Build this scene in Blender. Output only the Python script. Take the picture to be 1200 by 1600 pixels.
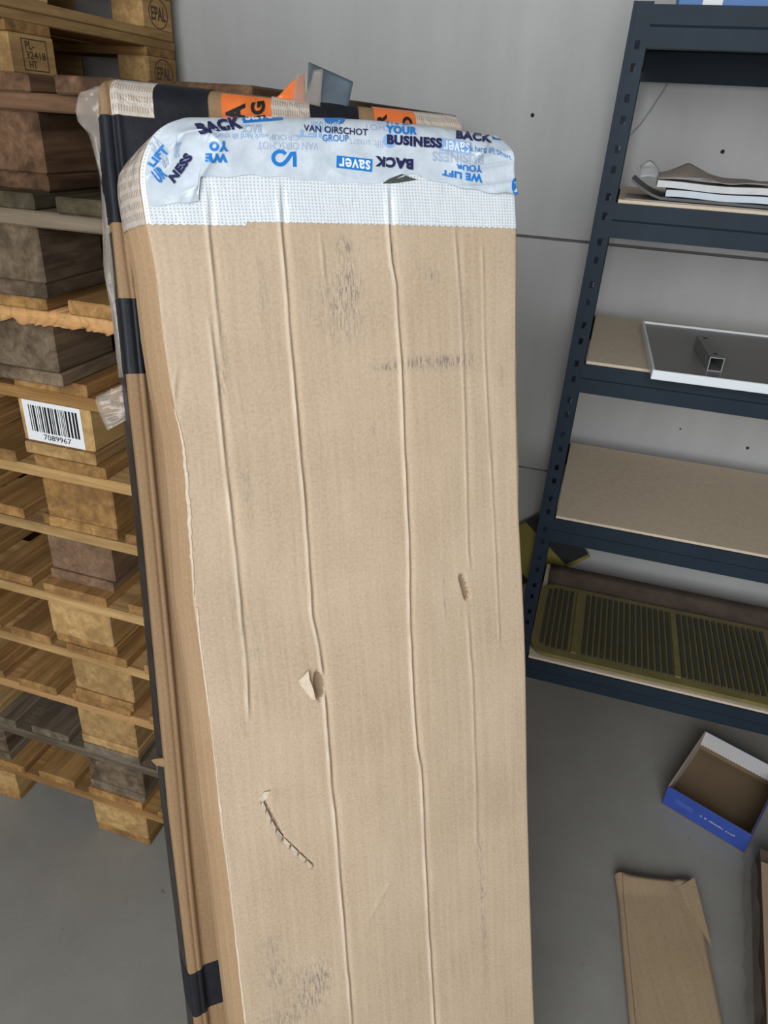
import bpy, bmesh, math, random
import numpy as np
from mathutils import Vector, Matrix
from mathutils.bvhtree import BVHTree

for o in list(bpy.data.objects): bpy.data.objects.remove(o)
scene = bpy.context.scene
COL = scene.collection
random.seed(7); rng = np.random.default_rng(7)

# ------------------------------------------------------------------ camera
F, PITCH, ROLL, HC = 1109.0, math.radians(28.52), math.radians(3.68), 1.55
FW = np.array([0, math.cos(PITCH), -math.sin(PITCH)])
UP0 = np.array([0, math.sin(PITCH), math.cos(PITCH)]); RT0 = np.array([1.0, 0, 0])
RT = math.cos(ROLL)*RT0 + math.sin(ROLL)*UP0
UP = -math.sin(ROLL)*RT0 + math.cos(ROLL)*UP0
CP = np.array([0, 0, HC])
cam = bpy.data.cameras.new('camera'); camo = bpy.data.objects.new('camera', cam); COL.objects.link(camo)
m = Matrix.Identity(4)
for i in range(3):
    m[i][0] = RT[i]; m[i][1] = UP[i]; m[i][2] = -FW[i]; m[i][3] = CP[i]
camo.matrix_world = m
cam.sensor_fit = 'VERTICAL'; cam.sensor_height = 24.0; cam.lens = F/1600*24.0; cam.clip_start = 0.02
scene.camera = camo

# room axes: w runs along the back wall to the right, n runs towards the back wall
YAW = math.radians(15.5)
WV = np.array([math.cos(YAW), -math.sin(YAW), 0.0]); NV = np.array([math.sin(YAW), math.cos(YAW), 0.0])
def R3(w, n, z=0.0): return WV*w + NV*n + np.array([0, 0, z])
N_WALL = 2.25

# ------------------------------------------------------------------ world, daylight, exposure
world = bpy.data.worlds.new('world'); scene.world = world; world.use_nodes = True
wn = world.node_tree.nodes; bg = wn['Background']
bg.inputs[0].default_value = (0.75, 0.86, 1.0, 1); bg.inputs[1].default_value = 1.5
vs = scene.view_settings
vs.view_transform = 'Standard'; vs.look = 'None'; vs.gamma = 1.0; vs.use_curve_mapping = False; vs.exposure = 0.0
DOOR = dict(w0=-1.15, w1=1.45, n=-2.2, z0=.9, z1=3.3)
def area_light(name, pos, direction, sx, sy, power, col):
    l = bpy.data.lights.new(name, 'AREA'); l.shape = 'RECTANGLE'; l.size = sx; l.size_y = sy; l.energy = power; l.color = col
    o = bpy.data.objects.new(name, l); COL.objects.link(o)
    o.location = pos; o.rotation_euler = Vector(direction).to_track_quat('-Z', 'Z').to_euler()
    return o
# daylight entering through the wide window opening behind the photographer
area_light('window_daylight', R3((DOOR['w0']+DOOR['w1'])/2, DOOR['n']+.02, (DOOR['z0']+DOOR['z1'])/2), NV, DOOR['w1']-DOOR['w0']-.1, DOOR['z1']-DOOR['z0']-.06, 114, (0.95, 0.98, 1.0))

# ------------------------------------------------------------------ geometry helpers
def ray(px, py): return FW + RT*((px-600)/F) - UP*((py-800)/F)
def on_plane(px, py, p0, nrm):
    r = ray(px, py); return CP + r*(np.dot(p0-CP, nrm)/np.dot(r, nrm))
def on_z(px, py, z): return on_plane(px, py, np.array([0, 0, z]), np.array([0, 0, 1.0]))
def to_wn(p): return float(np.dot(p, WV)), float(np.dot(p, NV))

def tag(o, label=None, cat=None, group=None, kind=None):
    if label: o['label'] = label
    if cat: o['category'] = cat
    if group: o['group'] = group
    if kind: o['kind'] = kind
    return o
def link(name, me, parent=None, mat=None):
    o = bpy.data.objects.new(name, me); COL.objects.link(o)
    if parent is not None: o.parent = parent
    if mat is not None:
        if len(me.materials) == 0: me.materials.append(mat)
        elif me.materials[0] != mat:
            o.material_slots[0].link = 'OBJECT'; o.material_slots[0].material = mat
    return o
def empty(name, loc=(0, 0, 0), rz=0.0):
    o = bpy.data.objects.new(name, None); COL.objects.link(o); o.location = loc; o.rotation_euler = (0, 0, rz)
    o.empty_display_size = .05
    return o
def mesh(name, verts, faces, smooth=False):
    me = bpy.data.meshes.new(name); me.from_pydata([tuple(map(float, v)) for v in verts], [], [tuple(f) for f in faces]); me.update()
    if smooth:
        me.polygons.foreach_set('use_smooth', [True]*len(me.polygons))
    return me
def bm_mesh(name, bm, smooth=False):
    me = bpy.data.meshes.new(name); bm.normal_update(); bm.to_mesh(me); bm.free()
    if smooth: me.polygons.foreach_set('use_smooth', [True]*len(me.polygons))
    return me
def add_box(bm, cx, cy, cz, sx, sy, sz, bev=0.0, rot=None):
    ret = bmesh.ops.create_cube(bm, size=1.0); vs_ = ret['verts']
    for v in vs_:
        v.co = Vector((v.co.x*sx, v.co.y*sy, v.co.z*sz))
    if bev > 0:
        es = list({e for v in vs_ for e in v.link_edges})
        r = bmesh.ops.bevel(bm, geom=es, offset=bev, segments=1, affect='EDGES', profile=.5)
        vs_ = list({v for f in r['faces'] for v in f.verts} | {v for v in vs_ if v.is_valid})
    for v in vs_:
        c = v.co
        if rot is not None: c = rot @ c
        v.co = c + Vector((cx, cy, cz))
    return vs_
def box_mesh(name, sx, sy, sz, bev=.002):
    bm = bmesh.new(); add_box(bm, 0, 0, 0, sx, sy, sz, bev); return bm_mesh(name, bm)
def grid_mesh(name, P, uv=None, smooth=True, attr=None, closed=False):
    """P (rows, cols, 3) -> quad grid"""
    nr, nc = P.shape[:2]
    V = P.reshape(-1, 3)
    jj = np.arange(nc if closed else nc-1); j2 = (jj+1) % nc
    ii = np.arange(nr-1)[:, None]*nc
    q = np.stack([ii+jj, ii+j2, ii+nc+j2, ii+nc+jj], -1).reshape(-1, 4)
    me = bpy.data.meshes.new(name)
    me.vertices.add(len(V)); me.vertices.foreach_set('co', V.astype(np.float32).ravel())
    me.loops.add(q.size); me.loops.foreach_set('vertex_index', q.astype(np.int32).ravel())
    me.polygons.add(len(q)); me.polygons.foreach_set('loop_start', np.arange(0, q.size, 4, dtype=np.int32))
    me.polygons.foreach_set('loop_total', np.full(len(q), 4, np.int32))
    me.update(calc_edges=True); me.validate()
    if uv is not None:
        l = me.uv_layers.new(name='UVMap'); l.data.foreach_set('uv', uv.reshape(-1, 2)[q.ravel()].astype(np.float32).ravel())
    if attr is not None:
        for k, a in attr.items():
            at = me.attributes.new(k, 'FLOAT', 'POINT'); at.data.foreach_set('value', a.astype(np.float32).ravel())
    if smooth: me.polygons.foreach_set('use_smooth', np.ones(len(me.polygons), bool))
    return me
_nt = rng.random((64, 64))
def vnoise(x, y):
    """smooth value noise in [-1,1]"""
    x = np.asarray(x, float); y = np.asarray(y, float)
    xi = np.floor(x).astype(int); yi = np.floor(y).astype(int); fx = x-xi; fy = y-yi
    fx = fx*fx*(3-2*fx); fy = fy*fy*(3-2*fy)
    g = lambda a, b: _nt[a % 64, b % 64]
    return ((g(xi, yi)*(1-fx)+g(xi+1, yi)*fx)*(1-fy)+(g(xi, yi+1)*(1-fx)+g(xi+1, yi+1)*fx)*fy)*2-1

# ------------------------------------------------------------------ material helpers
def mat_new(name):
    m_ = bpy.data.materials.new(name); m_.use_nodes = True
    nt = m_.node_tree; b = nt.nodes['Principled BSDF']
    return m_, nt, b
def nd(nt, t, **kw):
    n_ = nt.nodes.new(t)
    for k, v in kw.items():
        if k in n_.inputs: n_.inputs[k].default_value = v
        else: setattr(n_, k, v)
    return n_
def ramp(nt, fac, stops):
    r = nt.nodes.new('ShaderNodeValToRGB'); nt.links.new(fac, r.inputs[0])
    e = r.color_ramp.elements
    while len(e) < len(stops): e.new(.5)
    for el, (p, c) in zip(e, stops):
        el.position = p; el.color = (*c, 1) if len(c) == 3 else c
    return r
def mixc(nt, fac, a, b, mode='MIX'):
    x = nt.nodes.new('ShaderNodeMix'); x.data_type = 'RGBA'; x.blend_type = mode
    for s, v in ((x.inputs[0], fac), (x.inputs[6], a), (x.inputs[7], b)):
        if hasattr(v, 'default_value') or hasattr(v, 'links'): nt.links.new(v, s)
        elif isinstance(v, (int, float)): s.default_value = v
        else: s.default_value = (*v, 1)
    return x.outputs[2]
def math_(nt, op, a, b=None, c=None):
    x = nt.nodes.new('ShaderNodeMath'); x.operation = op
    for i, v in enumerate((a, b, c)):
        if v is None: continue
        if isinstance(v, (int, float)): x.inputs[i].default_value = v
        else: nt.links.new(v, x.inputs[i])
    return x.outputs[0]
def coords(nt, kind='Object', scale=(1, 1, 1), rnd=False):
    tc = nt.nodes.new('ShaderNodeTexCoord'); mp = nt.nodes.new('ShaderNodeMapping')
    mp.inputs['Scale'].default_value = scale
    nt.links.new(tc.outputs[kind], mp.inputs[0])
    if rnd:
        oi = nt.nodes.new('ShaderNodeObjectInfo')
        cv = nt.nodes.new('ShaderNodeCombineXYZ')
        for i, k in enumerate((37.0, 91.0, 53.0)):
            nt.links.new(math_(nt, 'MULTIPLY', oi.outputs['Random'], k), cv.inputs[i])
        nt.links.new(cv.outputs[0], mp.inputs['Location'])
    return mp.outputs[0]
def noise(nt, vec, scale=5, detail=4, rough=.5, dist=0.0):
    n_ = nd(nt, 'ShaderNodeTexNoise'); n_.inputs['Scale'].default_value = scale; n_.inputs['Detail'].default_value = detail
    n_.inputs['Roughness'].default_value = rough; n_.inputs['Distortion'].default_value = dist
    nt.links.new(vec, n_.inputs['Vector']); return n_.outputs['Fac']
def bump(nt, b, h, strength=.3, dist=.002):
    x = nd(nt, 'ShaderNodeBump'); x.inputs['Strength'].default_value = strength; x.inputs['Distance'].default_value = dist
    nt.links.new(h, x.inputs['Height'])
    prev = b.inputs['Normal']
    if prev.is_linked: nt.links.new(prev.links[0].from_socket, x.inputs['Normal'])
    nt.links.new(x.outputs[0], b.inputs['Normal'])

def wood(name, c_dark, c_light, stain=None, stain_amt=.5, rough=.75, endgrain=False):
    m_, nt, b = mat_new(name)
    v = coords(nt, 'Object', (1.2, 26, 26) if not endgrain else (14, 14, 60), rnd=True)
    g = noise(nt, v, 2.2, 6, .65, .6)
    c = ramp(nt, g, [(.28, c_dark), (.72, c_light)]).outputs[0]
    v2 = coords(nt, 'Object', (2.5, 9, 9), rnd=True)
    s = noise(nt, v2, 2.0, 5, .6)
    if stain is not None:
        f = ramp(nt, s, [(.45, (0, 0, 0)), (.62, (stain_amt,)*3)]).outputs[0]
        c = mixc(nt, f, c, stain)
    oi = nt.nodes.new('ShaderNodeObjectInfo')
    hv = nt.nodes.new('ShaderNodeHueSaturation'); nt.links.new(c, hv.inputs['Color'])
    nt.links.new(math_(nt, 'MULTIPLY_ADD', oi.outputs['Random'], .35, .82), hv.inputs['Value'])
    nt.links.new(hv.outputs[0], b.inputs['Base Color'])
    b.inputs['Roughness'].default_value = rough; b.inputs['Specular IOR Level'].default_value = .12
    bump(nt, b, g, .7, .002)
    return m_
def plain(name, col, rough=.5, metal=0.0, var=0.0, vscale=8, bmp=0.0, bscale=60, spec=None):
    m_, nt, b = mat_new(name)
    b.inputs['Base Color'].default_value = (*col, 1); b.inputs['Roughness'].default_value = rough; b.inputs['Metallic'].default_value = metal
    if spec is not None: b.inputs['Specular IOR Level'].default_value = spec
    v = coords(nt, 'Object')
    if var > 0:
        s = noise(nt, v, vscale, 5, .6)
        c = ramp(nt, s, [(.3, tuple(x*(1-var) for x in col)), (.7, tuple(min(1, x*(1+var)) for x in col))]).outputs[0]
        nt.links.new(c, b.inputs['Base Color'])
    if bmp > 0: bump(nt, b, noise(nt, v, bscale, 4, .6), bmp, .002)
    return m_
def cardboard(name, c1, c2, kind='Object', flute=(1, 0), stains=False, rough=.85):
    m_, nt, b = mat_new(name)
    v = coords(nt, kind)
    a = noise(nt, v, 260, 3, .7); big = noise(nt, v, 6, 4, .6)
    vs_ = coords(nt, kind, (150, 5, 5) if flute[0] else (5, 150, 5))
    st = noise(nt, vs_, 1.0, 3, .6)
    f = math_(nt, 'ADD', math_(nt, 'MULTIPLY', a, .45), math_(nt, 'ADD', math_(nt, 'MULTIPLY', big, .3), math_(nt, 'MULTIPLY', st, .25)))
    c = ramp(nt, f, [(.36, c1), (.64, c2)]).outputs[0]
    if stains:
        at = nt.nodes.new('ShaderNodeAttribute'); at.attribute_name = 'stain'
        vv = coords(nt, kind, (420, 60, 60)); sn = noise(nt, vv, 1.0, 4, .75)
        k = math_(nt, 'MULTIPLY', at.outputs['Fac'], ramp(nt, sn, [(.47, (0, 0, 0)), (.64, (1, 1, 1))]).outputs[0])
        c = mixc(nt, math_(nt, 'MULTIPLY', k, .8), c, (.09, .095, .115))
        aw = nt.nodes.new('ShaderNodeAttribute'); aw.attribute_name = 'worn_highlight'
        c = mixc(nt, math_(nt, 'MULTIPLY', aw.outputs['Fac'], .75), c, (.74, .62, .48))  # lightens the crease ridges: worn paper plus a painted highlight
    nt.links.new(c, b.inputs['Base Color']); b.inputs['Roughness'].default_value = rough
    b.inputs['Specular IOR Level'].default_value = .25
    wv = nd(nt, 'ShaderNodeTexWave', wave_type='BANDS', bands_direction='X' if flute[0] else 'Y')
    wv.inputs['Scale'].default_value = 38; wv.inputs['Distortion'].default_value = .6; wv.inputs['Detail'].default_value = 1
    nt.links.new(v, wv.inputs['Vector'])
    bump(nt, b, wv.outputs['Fac'], .03, .001)
    bump(nt, b, st, .16, .001)
    bump(nt, b, a, .12, .0006)
    return m_

M = {}
M['wall'] = None
def wall_mat():
    m_, nt, b = mat_new('painted_wall')
    v = coords(nt, 'Object')
    a = noise(nt, v, 1.3, 5, .6); s = noise(nt, coords(nt, 'Object', (3, 3, .5)), 2.2, 5, .65)
    c = ramp(nt, math_(nt, 'ADD', math_(nt, 'MULTIPLY', a, .5), math_(nt, 'MULTIPLY', s, .5)), [(.3, (.41, .40, .385)), (.7, (.54, .53, .51))]).outputs[0]
    nt.links.new(c, b.inputs['Base Color']); b.inputs['Roughness'].default_value = .55
    bump(nt, b, noise(nt, v, 35, 4, .6), .12, .003)
    return m_
def floor_mat():
    m_, nt, b = mat_new('concrete_floor')
    v = coords(nt, 'Object')
    a = noise(nt, v, 1.6, 6, .62); s = noise(nt, v, 9, 5, .7, .4); f = noise(nt, v, 160, 2, .6)
    k = math_(nt, 'ADD', math_(nt, 'MULTIPLY', a, .55), math_(nt, 'ADD', math_(nt, 'MULTIPLY', s, .3), math_(nt, 'MULTIPLY', f, .15)))
    c = ramp(nt, k, [(.3, (.23, .218, .192)), (.7, (.35, .335, .30))]).outputs[0]
    spk = ramp(nt, noise(nt, v, 34, 2, .4), [(.2, (1, 1, 1)), (.24, (0, 0, 0))]).outputs[0]
    c = mixc(nt, math_(nt, 'MULTIPLY', spk, .6), c, (.06, .06, .055))
    nt.links.new(c, b.inputs['Base Color']); b.inputs['Roughness'].default_value = .5
    bump(nt, b, f, .1, .001)
    return m_
M['wall'] = wall_mat(); M['floor'] = floor_mat()
M['ceil'] = plain('ceiling_panel', (.24, .24, .235), .7, var=.05)
M['sidewall'] = plain('dull_side_wall', (.26, .255, .245), .7, var=.08)
M['steel'] = plain('rack_steel', (.019, .029, .042), .55, 0.0, var=.12, vscale=12, bmp=.05, bscale=200, spec=.16)
M['chip'] = plain('chipboard', (.66, .54, .40), .7, var=.08, vscale=90)
M['chip_edge'] = plain('chipboard_edge', (.62, .52, .40), .8, var=.12, vscale=120)
M['pine'] = wood('pine_wood', (.22, .105, .032), (.50, .285, .105), (.16, .085, .035), .6)
M['pine2'] = wood('pale_pine_wood', (.33, .185, .065), (.60, .39, .17), (.22, .125, .05), .5)
M['pinegrey'] = wood('weathered_wood', (.11, .082, .056), (.27, .21, .145), (.07, .05, .034), .6)
M['brown'] = wood('dark_brown_wood', (.065, .034, .018), (.19, .105, .058), (.035, .02, .013), .75)
M['greywood'] = wood('grey_wood', (.10, .066, .040), (.26, .19, .125), (.05, .034, .02), .75)
M['dullpine'] = wood('dull_pinkish_wood', (.15, .085, .048), (.30, .19, .115), (.10, .06, .035), .5)
M['orangewood'] = wood('fresh_split_wood', (.42, .21, .075), (.66, .39, .17), None)
M['dgreen'] = wood('greenish_dark_wood', (.045, .036, .02), (.105, .085, .048), (.025, .02, .013), .6)
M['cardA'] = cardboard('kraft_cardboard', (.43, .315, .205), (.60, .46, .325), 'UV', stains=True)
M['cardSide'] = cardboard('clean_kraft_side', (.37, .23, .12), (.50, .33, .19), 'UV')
M['cardB'] = cardboard('brown_cardboard', (.235, .142, .072), (.33, .21, .115), 'UV')
M['cardF'] = cardboard('floor_cardboard', (.36, .25, .15), (.46, .34, .21), 'Object')
M['fibre'] = plain('torn_paper_fibre', (.64, .52, .39), .95, var=.1, vscale=200, bmp=.4, bscale=400)
M['fluting'] = cardboard('shaded_inner_fluting', (.28, .195, .12), (.36, .255, .165), 'Object')
M['ink_navy'] = plain('navy_ink', (.020, .022, .085), .35)
M['ink_blue'] = plain('blue_ink', (.015, .20, .60), .35)
M['ink_pale'] = plain('pale_blue_ink', (.30, .47, .72), .35)
M['ink_faint'] = plain('faint_grey_blue_ink', (.42, .49, .62), .35)
M['ink_white'] = plain('white_ink', (.80, .86, .90), .35)
M['ink_black'] = plain('black_ink', (.012, .011, .011), .45)
M['burn'] = plain('burnt_brand_ink', (.075, .05, .03), .8)
M['dirt'] = plain('black_dirt', (.07, .075, .07), .9, var=.4, vscale=200)
M['blacktape'] = plain('black_tape', (.013, .014, .018), .5, var=.25, vscale=25, bmp=.35, bscale=70, spec=.22)
M['greytape'] = plain('grey_tape', (.10, .125, .145), .28, var=.3, vscale=20, bmp=.2, bscale=90)
M['orangetape'] = plain('orange_tape', (.75, .17, .035), .35, var=.15, vscale=40, bmp=.35, bscale=60)
M['label'] = plain('white_label', (.78, .78, .77), .6)
M['white'] = plain('white_enamel', (.80, .84, .86), .3, var=.02)
M['panelgrey'] = plain('grey_panel_face', (.22, .21, .20), .4, var=.06)
M['galv'] = plain('galvanised_steel', (.30, .30, .29), .42, .55, var=.2, vscale=40)
M['dark'] = plain('dark_void', (.012, .012, .014), .8)
M['paper'] = plain('white_paper', (.62, .62, .61), .7, var=.07, vscale=60)
M['papertan'] = plain('tan_paper', (.36, .31, .27), .75, var=.12, vscale=40)
M['paperblue'] = plain('cool_white_paper', (.58, .63, .68), .6, var=.05)
M['folder'] = plain('dark_folder', (.045, .045, .042), .5, var=.2)
M['bluecard'] = plain('blue_print', (.035, .075, .34), .45, var=.08, vscale=30)
M['bluebox'] = plain('blue_carton', (.03, .14, .38), .5, var=.05)
M['creamcard'] = plain('cream_card', (.40, .33, .26), .8, var=.05)
M['browncard'] = plain('brown_card', (.20, .135, .075), .8, var=.1)
M['whitecard'] = plain('white_card', (.52, .49, .48), .8, var=.03)
M['yellow'] = plain('yellow_plastic', (.185, .15, .052), .5, var=.15, vscale=20)
M['olive'] = plain('dark_olive_rubber', (.05, .05, .034), .6, var=.15)
M['hazyellow'] = plain('hazard_yellow', (.27, .22, .045), .5, var=.12)
M['hazblack'] = plain('hazard_black', (.022, .022, .022), .55)
M['bag'] = plain('dark_cardboard', (.14, .10, .072), .8, var=.25, vscale=14)
def tape_mat(name, base, gap, sx, sy, thr, rough=.25, wrinkle=.4):
    """filament-reinforced tape: grid of white threads over a clear film"""
    m_, nt, b = mat_new(name)
    v = coords(nt, 'UV')
    sep = nt.nodes.new('ShaderNodeSeparateXYZ')
    wob = nd(nt, 'ShaderNodeTexNoise'); wob.inputs['Scale'].default_value = 30; nt.links.new(v, wob.inputs['Vector'])
    off = nt.nodes.new('ShaderNodeVectorMath'); off.operation = 'MULTIPLY_ADD'
    nt.links.new(wob.outputs['Color'], off.inputs[0]); off.inputs[1].default_value = (.003, .003, 0); nt.links.new(v, off.inputs[2])
    nt.links.new(off.outputs[0], sep.inputs[0])
    def threads(ax, per, w):
        fr = math_(nt, 'FRACT', math_(nt, 'DIVIDE', sep.outputs[ax], per))
        return math_(nt, 'LESS_THAN', math_(nt, 'ABSOLUTE', math_(nt, 'SUBTRACT', fr, .5)), w)
    h = math_(nt, 'MAXIMUM', threads(0, sx, thr), threads(1, sy, thr*.85))
    c = mixc(nt, h, gap, base)
    nn = noise(nt, v, 25, 4, .6)
    c = mixc(nt, math_(nt, 'MULTIPLY', nn, .35), c, base)
    nt.links.new(c, b.inputs['Base Color']); b.inputs['Roughness'].default_value = rough
    bump(nt, b, h, .3, .0006)
    bump(nt, b, noise(nt, coords(nt, 'UV', (18, 18, 18)), 3.0, 4, .55, .8), wrinkle, .004)
    return m_
M['filament'] = tape_mat('filament_tape', (.74, .79, .82), (.50, .465, .43), .0040, .0034, .29)
M['filament_brown'] = tape_mat('clear_filament_tape', (.55, .48, .41), (.36, .27, .19), .0028, .011, .24, .18, .9)
def film_print_mat():
    m_, nt, b = mat_new('white_printed_film')
    v = coords(nt, 'UV')
    a = noise(nt, v, 40, 4, .6)
    c = ramp(nt, a, [(.3, (.52, .58, .64)), (.7, (.68, .74, .79))]).outputs[0]
    nt.links.new(c, b.inputs['Base Color']); b.inputs['Roughness'].default_value = .3
    w = nd(nt, 'ShaderNodeTexNoise'); w.noise_type = 'RIDGED_MULTIFRACTAL'; w.inputs['Scale'].default_value = 14; w.inputs['Detail'].default_value = 3
    nt.links.new(coords(nt, 'UV', (1, 1.8, 1)), w.inputs['Vector'])
    bump(nt, b, w.outputs['Fac'], .25, .003)
    bump(nt, b, noise(nt, v, 28, 3, .5, 1.0), .5, .004)
    return m_
M['film_print'] = film_print_mat()
def clear_film_mat():
    m_, nt, b = mat_new('clear_plastic_film')
    b.inputs['Base Color'].default_value = (.50, .43, .36, 1); b.inputs['Roughness'].default_value = .15
    b.inputs['Alpha'].default_value = .30; b.inputs['Specular IOR Level'].default_value = .8
    bump(nt, b, noise(nt, coords(nt, 'Object'), 40, 4, .6), .6, .004)
    return m_
M['clearfilm'] = clear_film_mat()

# ------------------------------------------------------------------ room shell
def struct(name, me, mat, parent=None, kind='structure'):
    o = link(name, me, parent, mat); o['kind'] = kind
    return o
def rbox(name, w0, w1, n0, n1, z0, z1, mat, parent=None, bev=0.0, structure=False):
    """box aligned with the room axes"""
    me = box_mesh(name, w1-w0, n1-n0, z1-z0, bev) if bev else None
    if me is None:
        bm = bmesh.new(); add_box(bm, 0, 0, 0, w1-w0, n1-n0, z1-z0); me = bm_mesh(name, bm)
    o = link(name, me, None, mat)
    c = R3((w0+w1)/2, (n0+n1)/2, (z0+z1)/2)
    if parent is not None:
        o.parent = parent
        loc = parent_inv(parent) @ Vector(c); o.location = loc; o.rotation_euler = (0, 0, -YAW - parent.rotation_euler.z)
    else:
        o.location = c; o.rotation_euler = (0, 0, -YAW)
    if structure: o['kind'] = 'structure'
    return o
def parent_inv(p):
    return (Matrix.Translation(p.location) @ p.rotation_euler.to_matrix().to_4x4()).inverted()
W0, W1, NF, HT = -3.4, 2.9, DOOR['n'], 3.9
tag(rbox('floor', W0-.1, W1+.1, NF-.1, N_WALL+.1, -.1, 0, M['floor'], structure=True), 'grey stained concrete floor', 'floor')
tag(rbox('ceiling', W0-.1, W1+.1, NF-.1, N_WALL+.1, HT, HT+.1, M['ceil'], structure=True), 'plain pale ceiling', 'ceiling')
tag(rbox('wall_left', W0-.1, W0, NF, N_WALL+.1, 0, HT, M['sidewall'], structure=True), 'plain grey side wall', 'wall')
tag(rbox('wall_right', W1, W1+.1, NF, N_WALL+.1, 0, HT, M['sidewall'], structure=True), 'plain grey side wall', 'wall')
fw_ = empty('wall_front', R3(0, NF, 0), -YAW); tag(fw_, 'wall with a wide window opening behind the viewer', 'wall', kind='structure')
rbox('wall_section', W0, DOOR['w0'], NF-.1, NF, 0, HT, M['sidewall'], fw_)
rbox('wall_section', DOOR['w1'], W1, NF-.1, NF, 0, HT, M['sidewall'], fw_)
rbox('wall_section', DOOR['w0'], DOOR['w1'], NF-.1, NF, 0, DOOR['z0'], M['sidewall'], fw_)
rbox('lintel', DOOR['w0'], DOOR['w1'], NF-.1, NF, DOOR['z1'], HT, M['sidewall'], fw_)
# back wall: concrete panels with recessed joints at the heights the photograph shows
wp0 = R3(0, N_WALL)
zj = [float(on_plane(870, 374, wp0, NV)[2]), float(on_plane(830, 732, wp0, NV)[2])]
bw = empty('wall_back', R3(0, N_WALL, 0), -YAW); tag(bw, 'pale grey panelled wall with dark joints behind the pallets and the rack', 'wall', kind='structure')
rbox('backing', W0, W1, N_WALL+.012, N_WALL+.1, 0, HT, plain('joint_filler', (.16, .155, .15), .8), bw)
zs = [0, zj[1]-.0025, zj[1]+.0025, zj[0]-.004, zj[0]+.004, HT]
for a, b_ in ((0, 1), (2, 3), (4, 5)):
    rbox('panel', W0, W1, N_WALL, N_WALL+.011, zs[a], zs[b_], M['wall'], bw)
def wall_px(px, py): 
    p = on_plane(px, py, wp0, NV); return float(np.dot(p, WV)), float(p[2])
for px, py, r in ((832, 180, .0055), (1129, 237, .0055), (1063, 670, .003), (1168, 700, .005)):
    w_, z_ = wall_px(px, py)
    bm = bmesh.new(); bmesh.ops.create_cone(bm, cap_ends=True, segments=12, radius1=r, radius2=r*.7, depth=.004, matrix=Matrix.Rotation(math.pi/2, 4, 'X'))
    o = link('screw_hole', bm_mesh('screw_hole', bm), bw, M['dark']); o.location = parent_inv(bw) @ Vector(R3(w_, N_WALL-.0015, z_))
# thin crack on the wall behind the rack
pts = [(1050, 119), (1036, 142), (1018, 170), (1000, 195), (984, 212)]
cv = []
for i, q in enumerate(pts):
    w_, z_ = wall_px(*q); cv.append(parent_inv(bw) @ Vector(R3(w_, N_WALL-.001, z_)))
vv, ff = [], []
for i, c_ in enumerate(cv):
    d_ = (cv[min(i+1, 4)]-cv[max(i-1, 0)]).normalized(); s_ = Vector((-d_.z, 0, d_.x))*.0022
    vv += [c_-s_, c_+s_]
    if i: k = 2*i; ff.append((k-2, k-1, k+1, k))
link('crack', mesh('crack', vv, ff), bw, plain('wall_crack', (.30, .295, .285), .8))

# ------------------------------------------------------------------ pallets
PM = {}
def piece(kind, sx, sy, sz, bev=.0025):
    if kind not in PM:
        bm = bmesh.new(); add_box(bm, 0, 0, 0, sx, sy, sz, bev)
        me = bm_mesh(kind, bm); me.materials.append(M['pine']); PM[kind] = me
    return PM[kind]
def split_board_mesh():
    """board with a torn, splintered front edge (local x long, -y front)"""
    n_ = 240; prof = [(-.0725, -.011), (-.0725, -.003), (-.0725, .005), (-.0725, .011), (.0725, .011), (.0725, -.011)]
    P = np.zeros((n_, len(prof), 3))
    for i in range(n_):
        x = -.4+.8*i/(n_-1)
        for j, (y, z) in enumerate(prof):
            k = 1 if j < 4 else 0
            P[i, j] = (x, y+k*.009*vnoise(x*40+j*3.1, j*1.7)+k*.006*vnoise(x*150, j*5.0), z+k*.004*vnoise(x*35+9, j*2.2)+k*.002*vnoise(x*120, j*3.))
    me = grid_mesh('split_stringer', P, closed=True, smooth=False); me.materials.append(M['orangewood']); return me
BLW = [(.05, .1), (.4, .145), (.75, .1)]          # block centre and width across the short side
DECK = [(.0725, .145), (.2363, .1), (.4, .145), (.5637, .1), (.7275, .145)]
def pallet(right_w, front_n, z0, dyaw, mats, label, group, split_front=False):
    """Euro pallet, short side towards the viewer; right_w = room coordinate of its right side"""
    c = R3(right_w, front_n, z0)
    t = empty('wooden_pallet', c, -YAW+math.radians(dyaw)); tag(t, label, 'pallet', group)
    def put(kind, me, x, y, z, rz, mat):
        o = link(kind, me, t); o.location = (x, y, z); o.rotation_euler = (0, 0, rz)
        o.material_slots[0].link = 'OBJECT'; o.material_slots[0].material = mat
        return o
    H = math.pi/2; j = lambda s: random.uniform(-s, s)
    out = {}
    for i, (x, wd) in enumerate(DECK):
        put('deck_board', piece('deck_board_%d' % round(wd*1000), 1.2, wd, .022), x-.8+j(.004), .6+j(.006), .133, H+j(.004), mats['deck'])
    for i, y in enumerate((.0725, .6, 1.1275)):
        me = split_board_mesh() if (split_front and i == 0) else piece('stringer', .8, .145, .022)
        put('stringer', me, -.4, y, .111, 0, mats['str0'] if i == 0 else mats['str'])
    for x, wd in BLW:
        for k, y in enumerate((.0725, .6, 1.1275)):
            b = put('block', piece('block_%d' % round(wd*1000), .145, wd, .078, .003), x-.8+j(.003), y+j(.003)+.003, .061, H, mats['block'])
            out[(round(x, 2), k)] = b
        put('bottom_board', piece('deck_board_%d' % round(wd*1000), 1.2, wd, .022), x-.8+j(.003), .6+j(.004), .011, H, mats['bottom'])
    return t, out
def mset(a, b=None, c=None, d=None, e=None):
    return dict(deck=M[a], str=M[b or a], str0=M[c or b or a], block=M[d or a], bottom=M[e or a])
dw = [0, 0, 0, .012, -.012, -.012, .035, .012, -.012, .008, .008]
fn = [.922, .930, .930, .925, .922, .944, .920, .922, .902, .890, .915]
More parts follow.
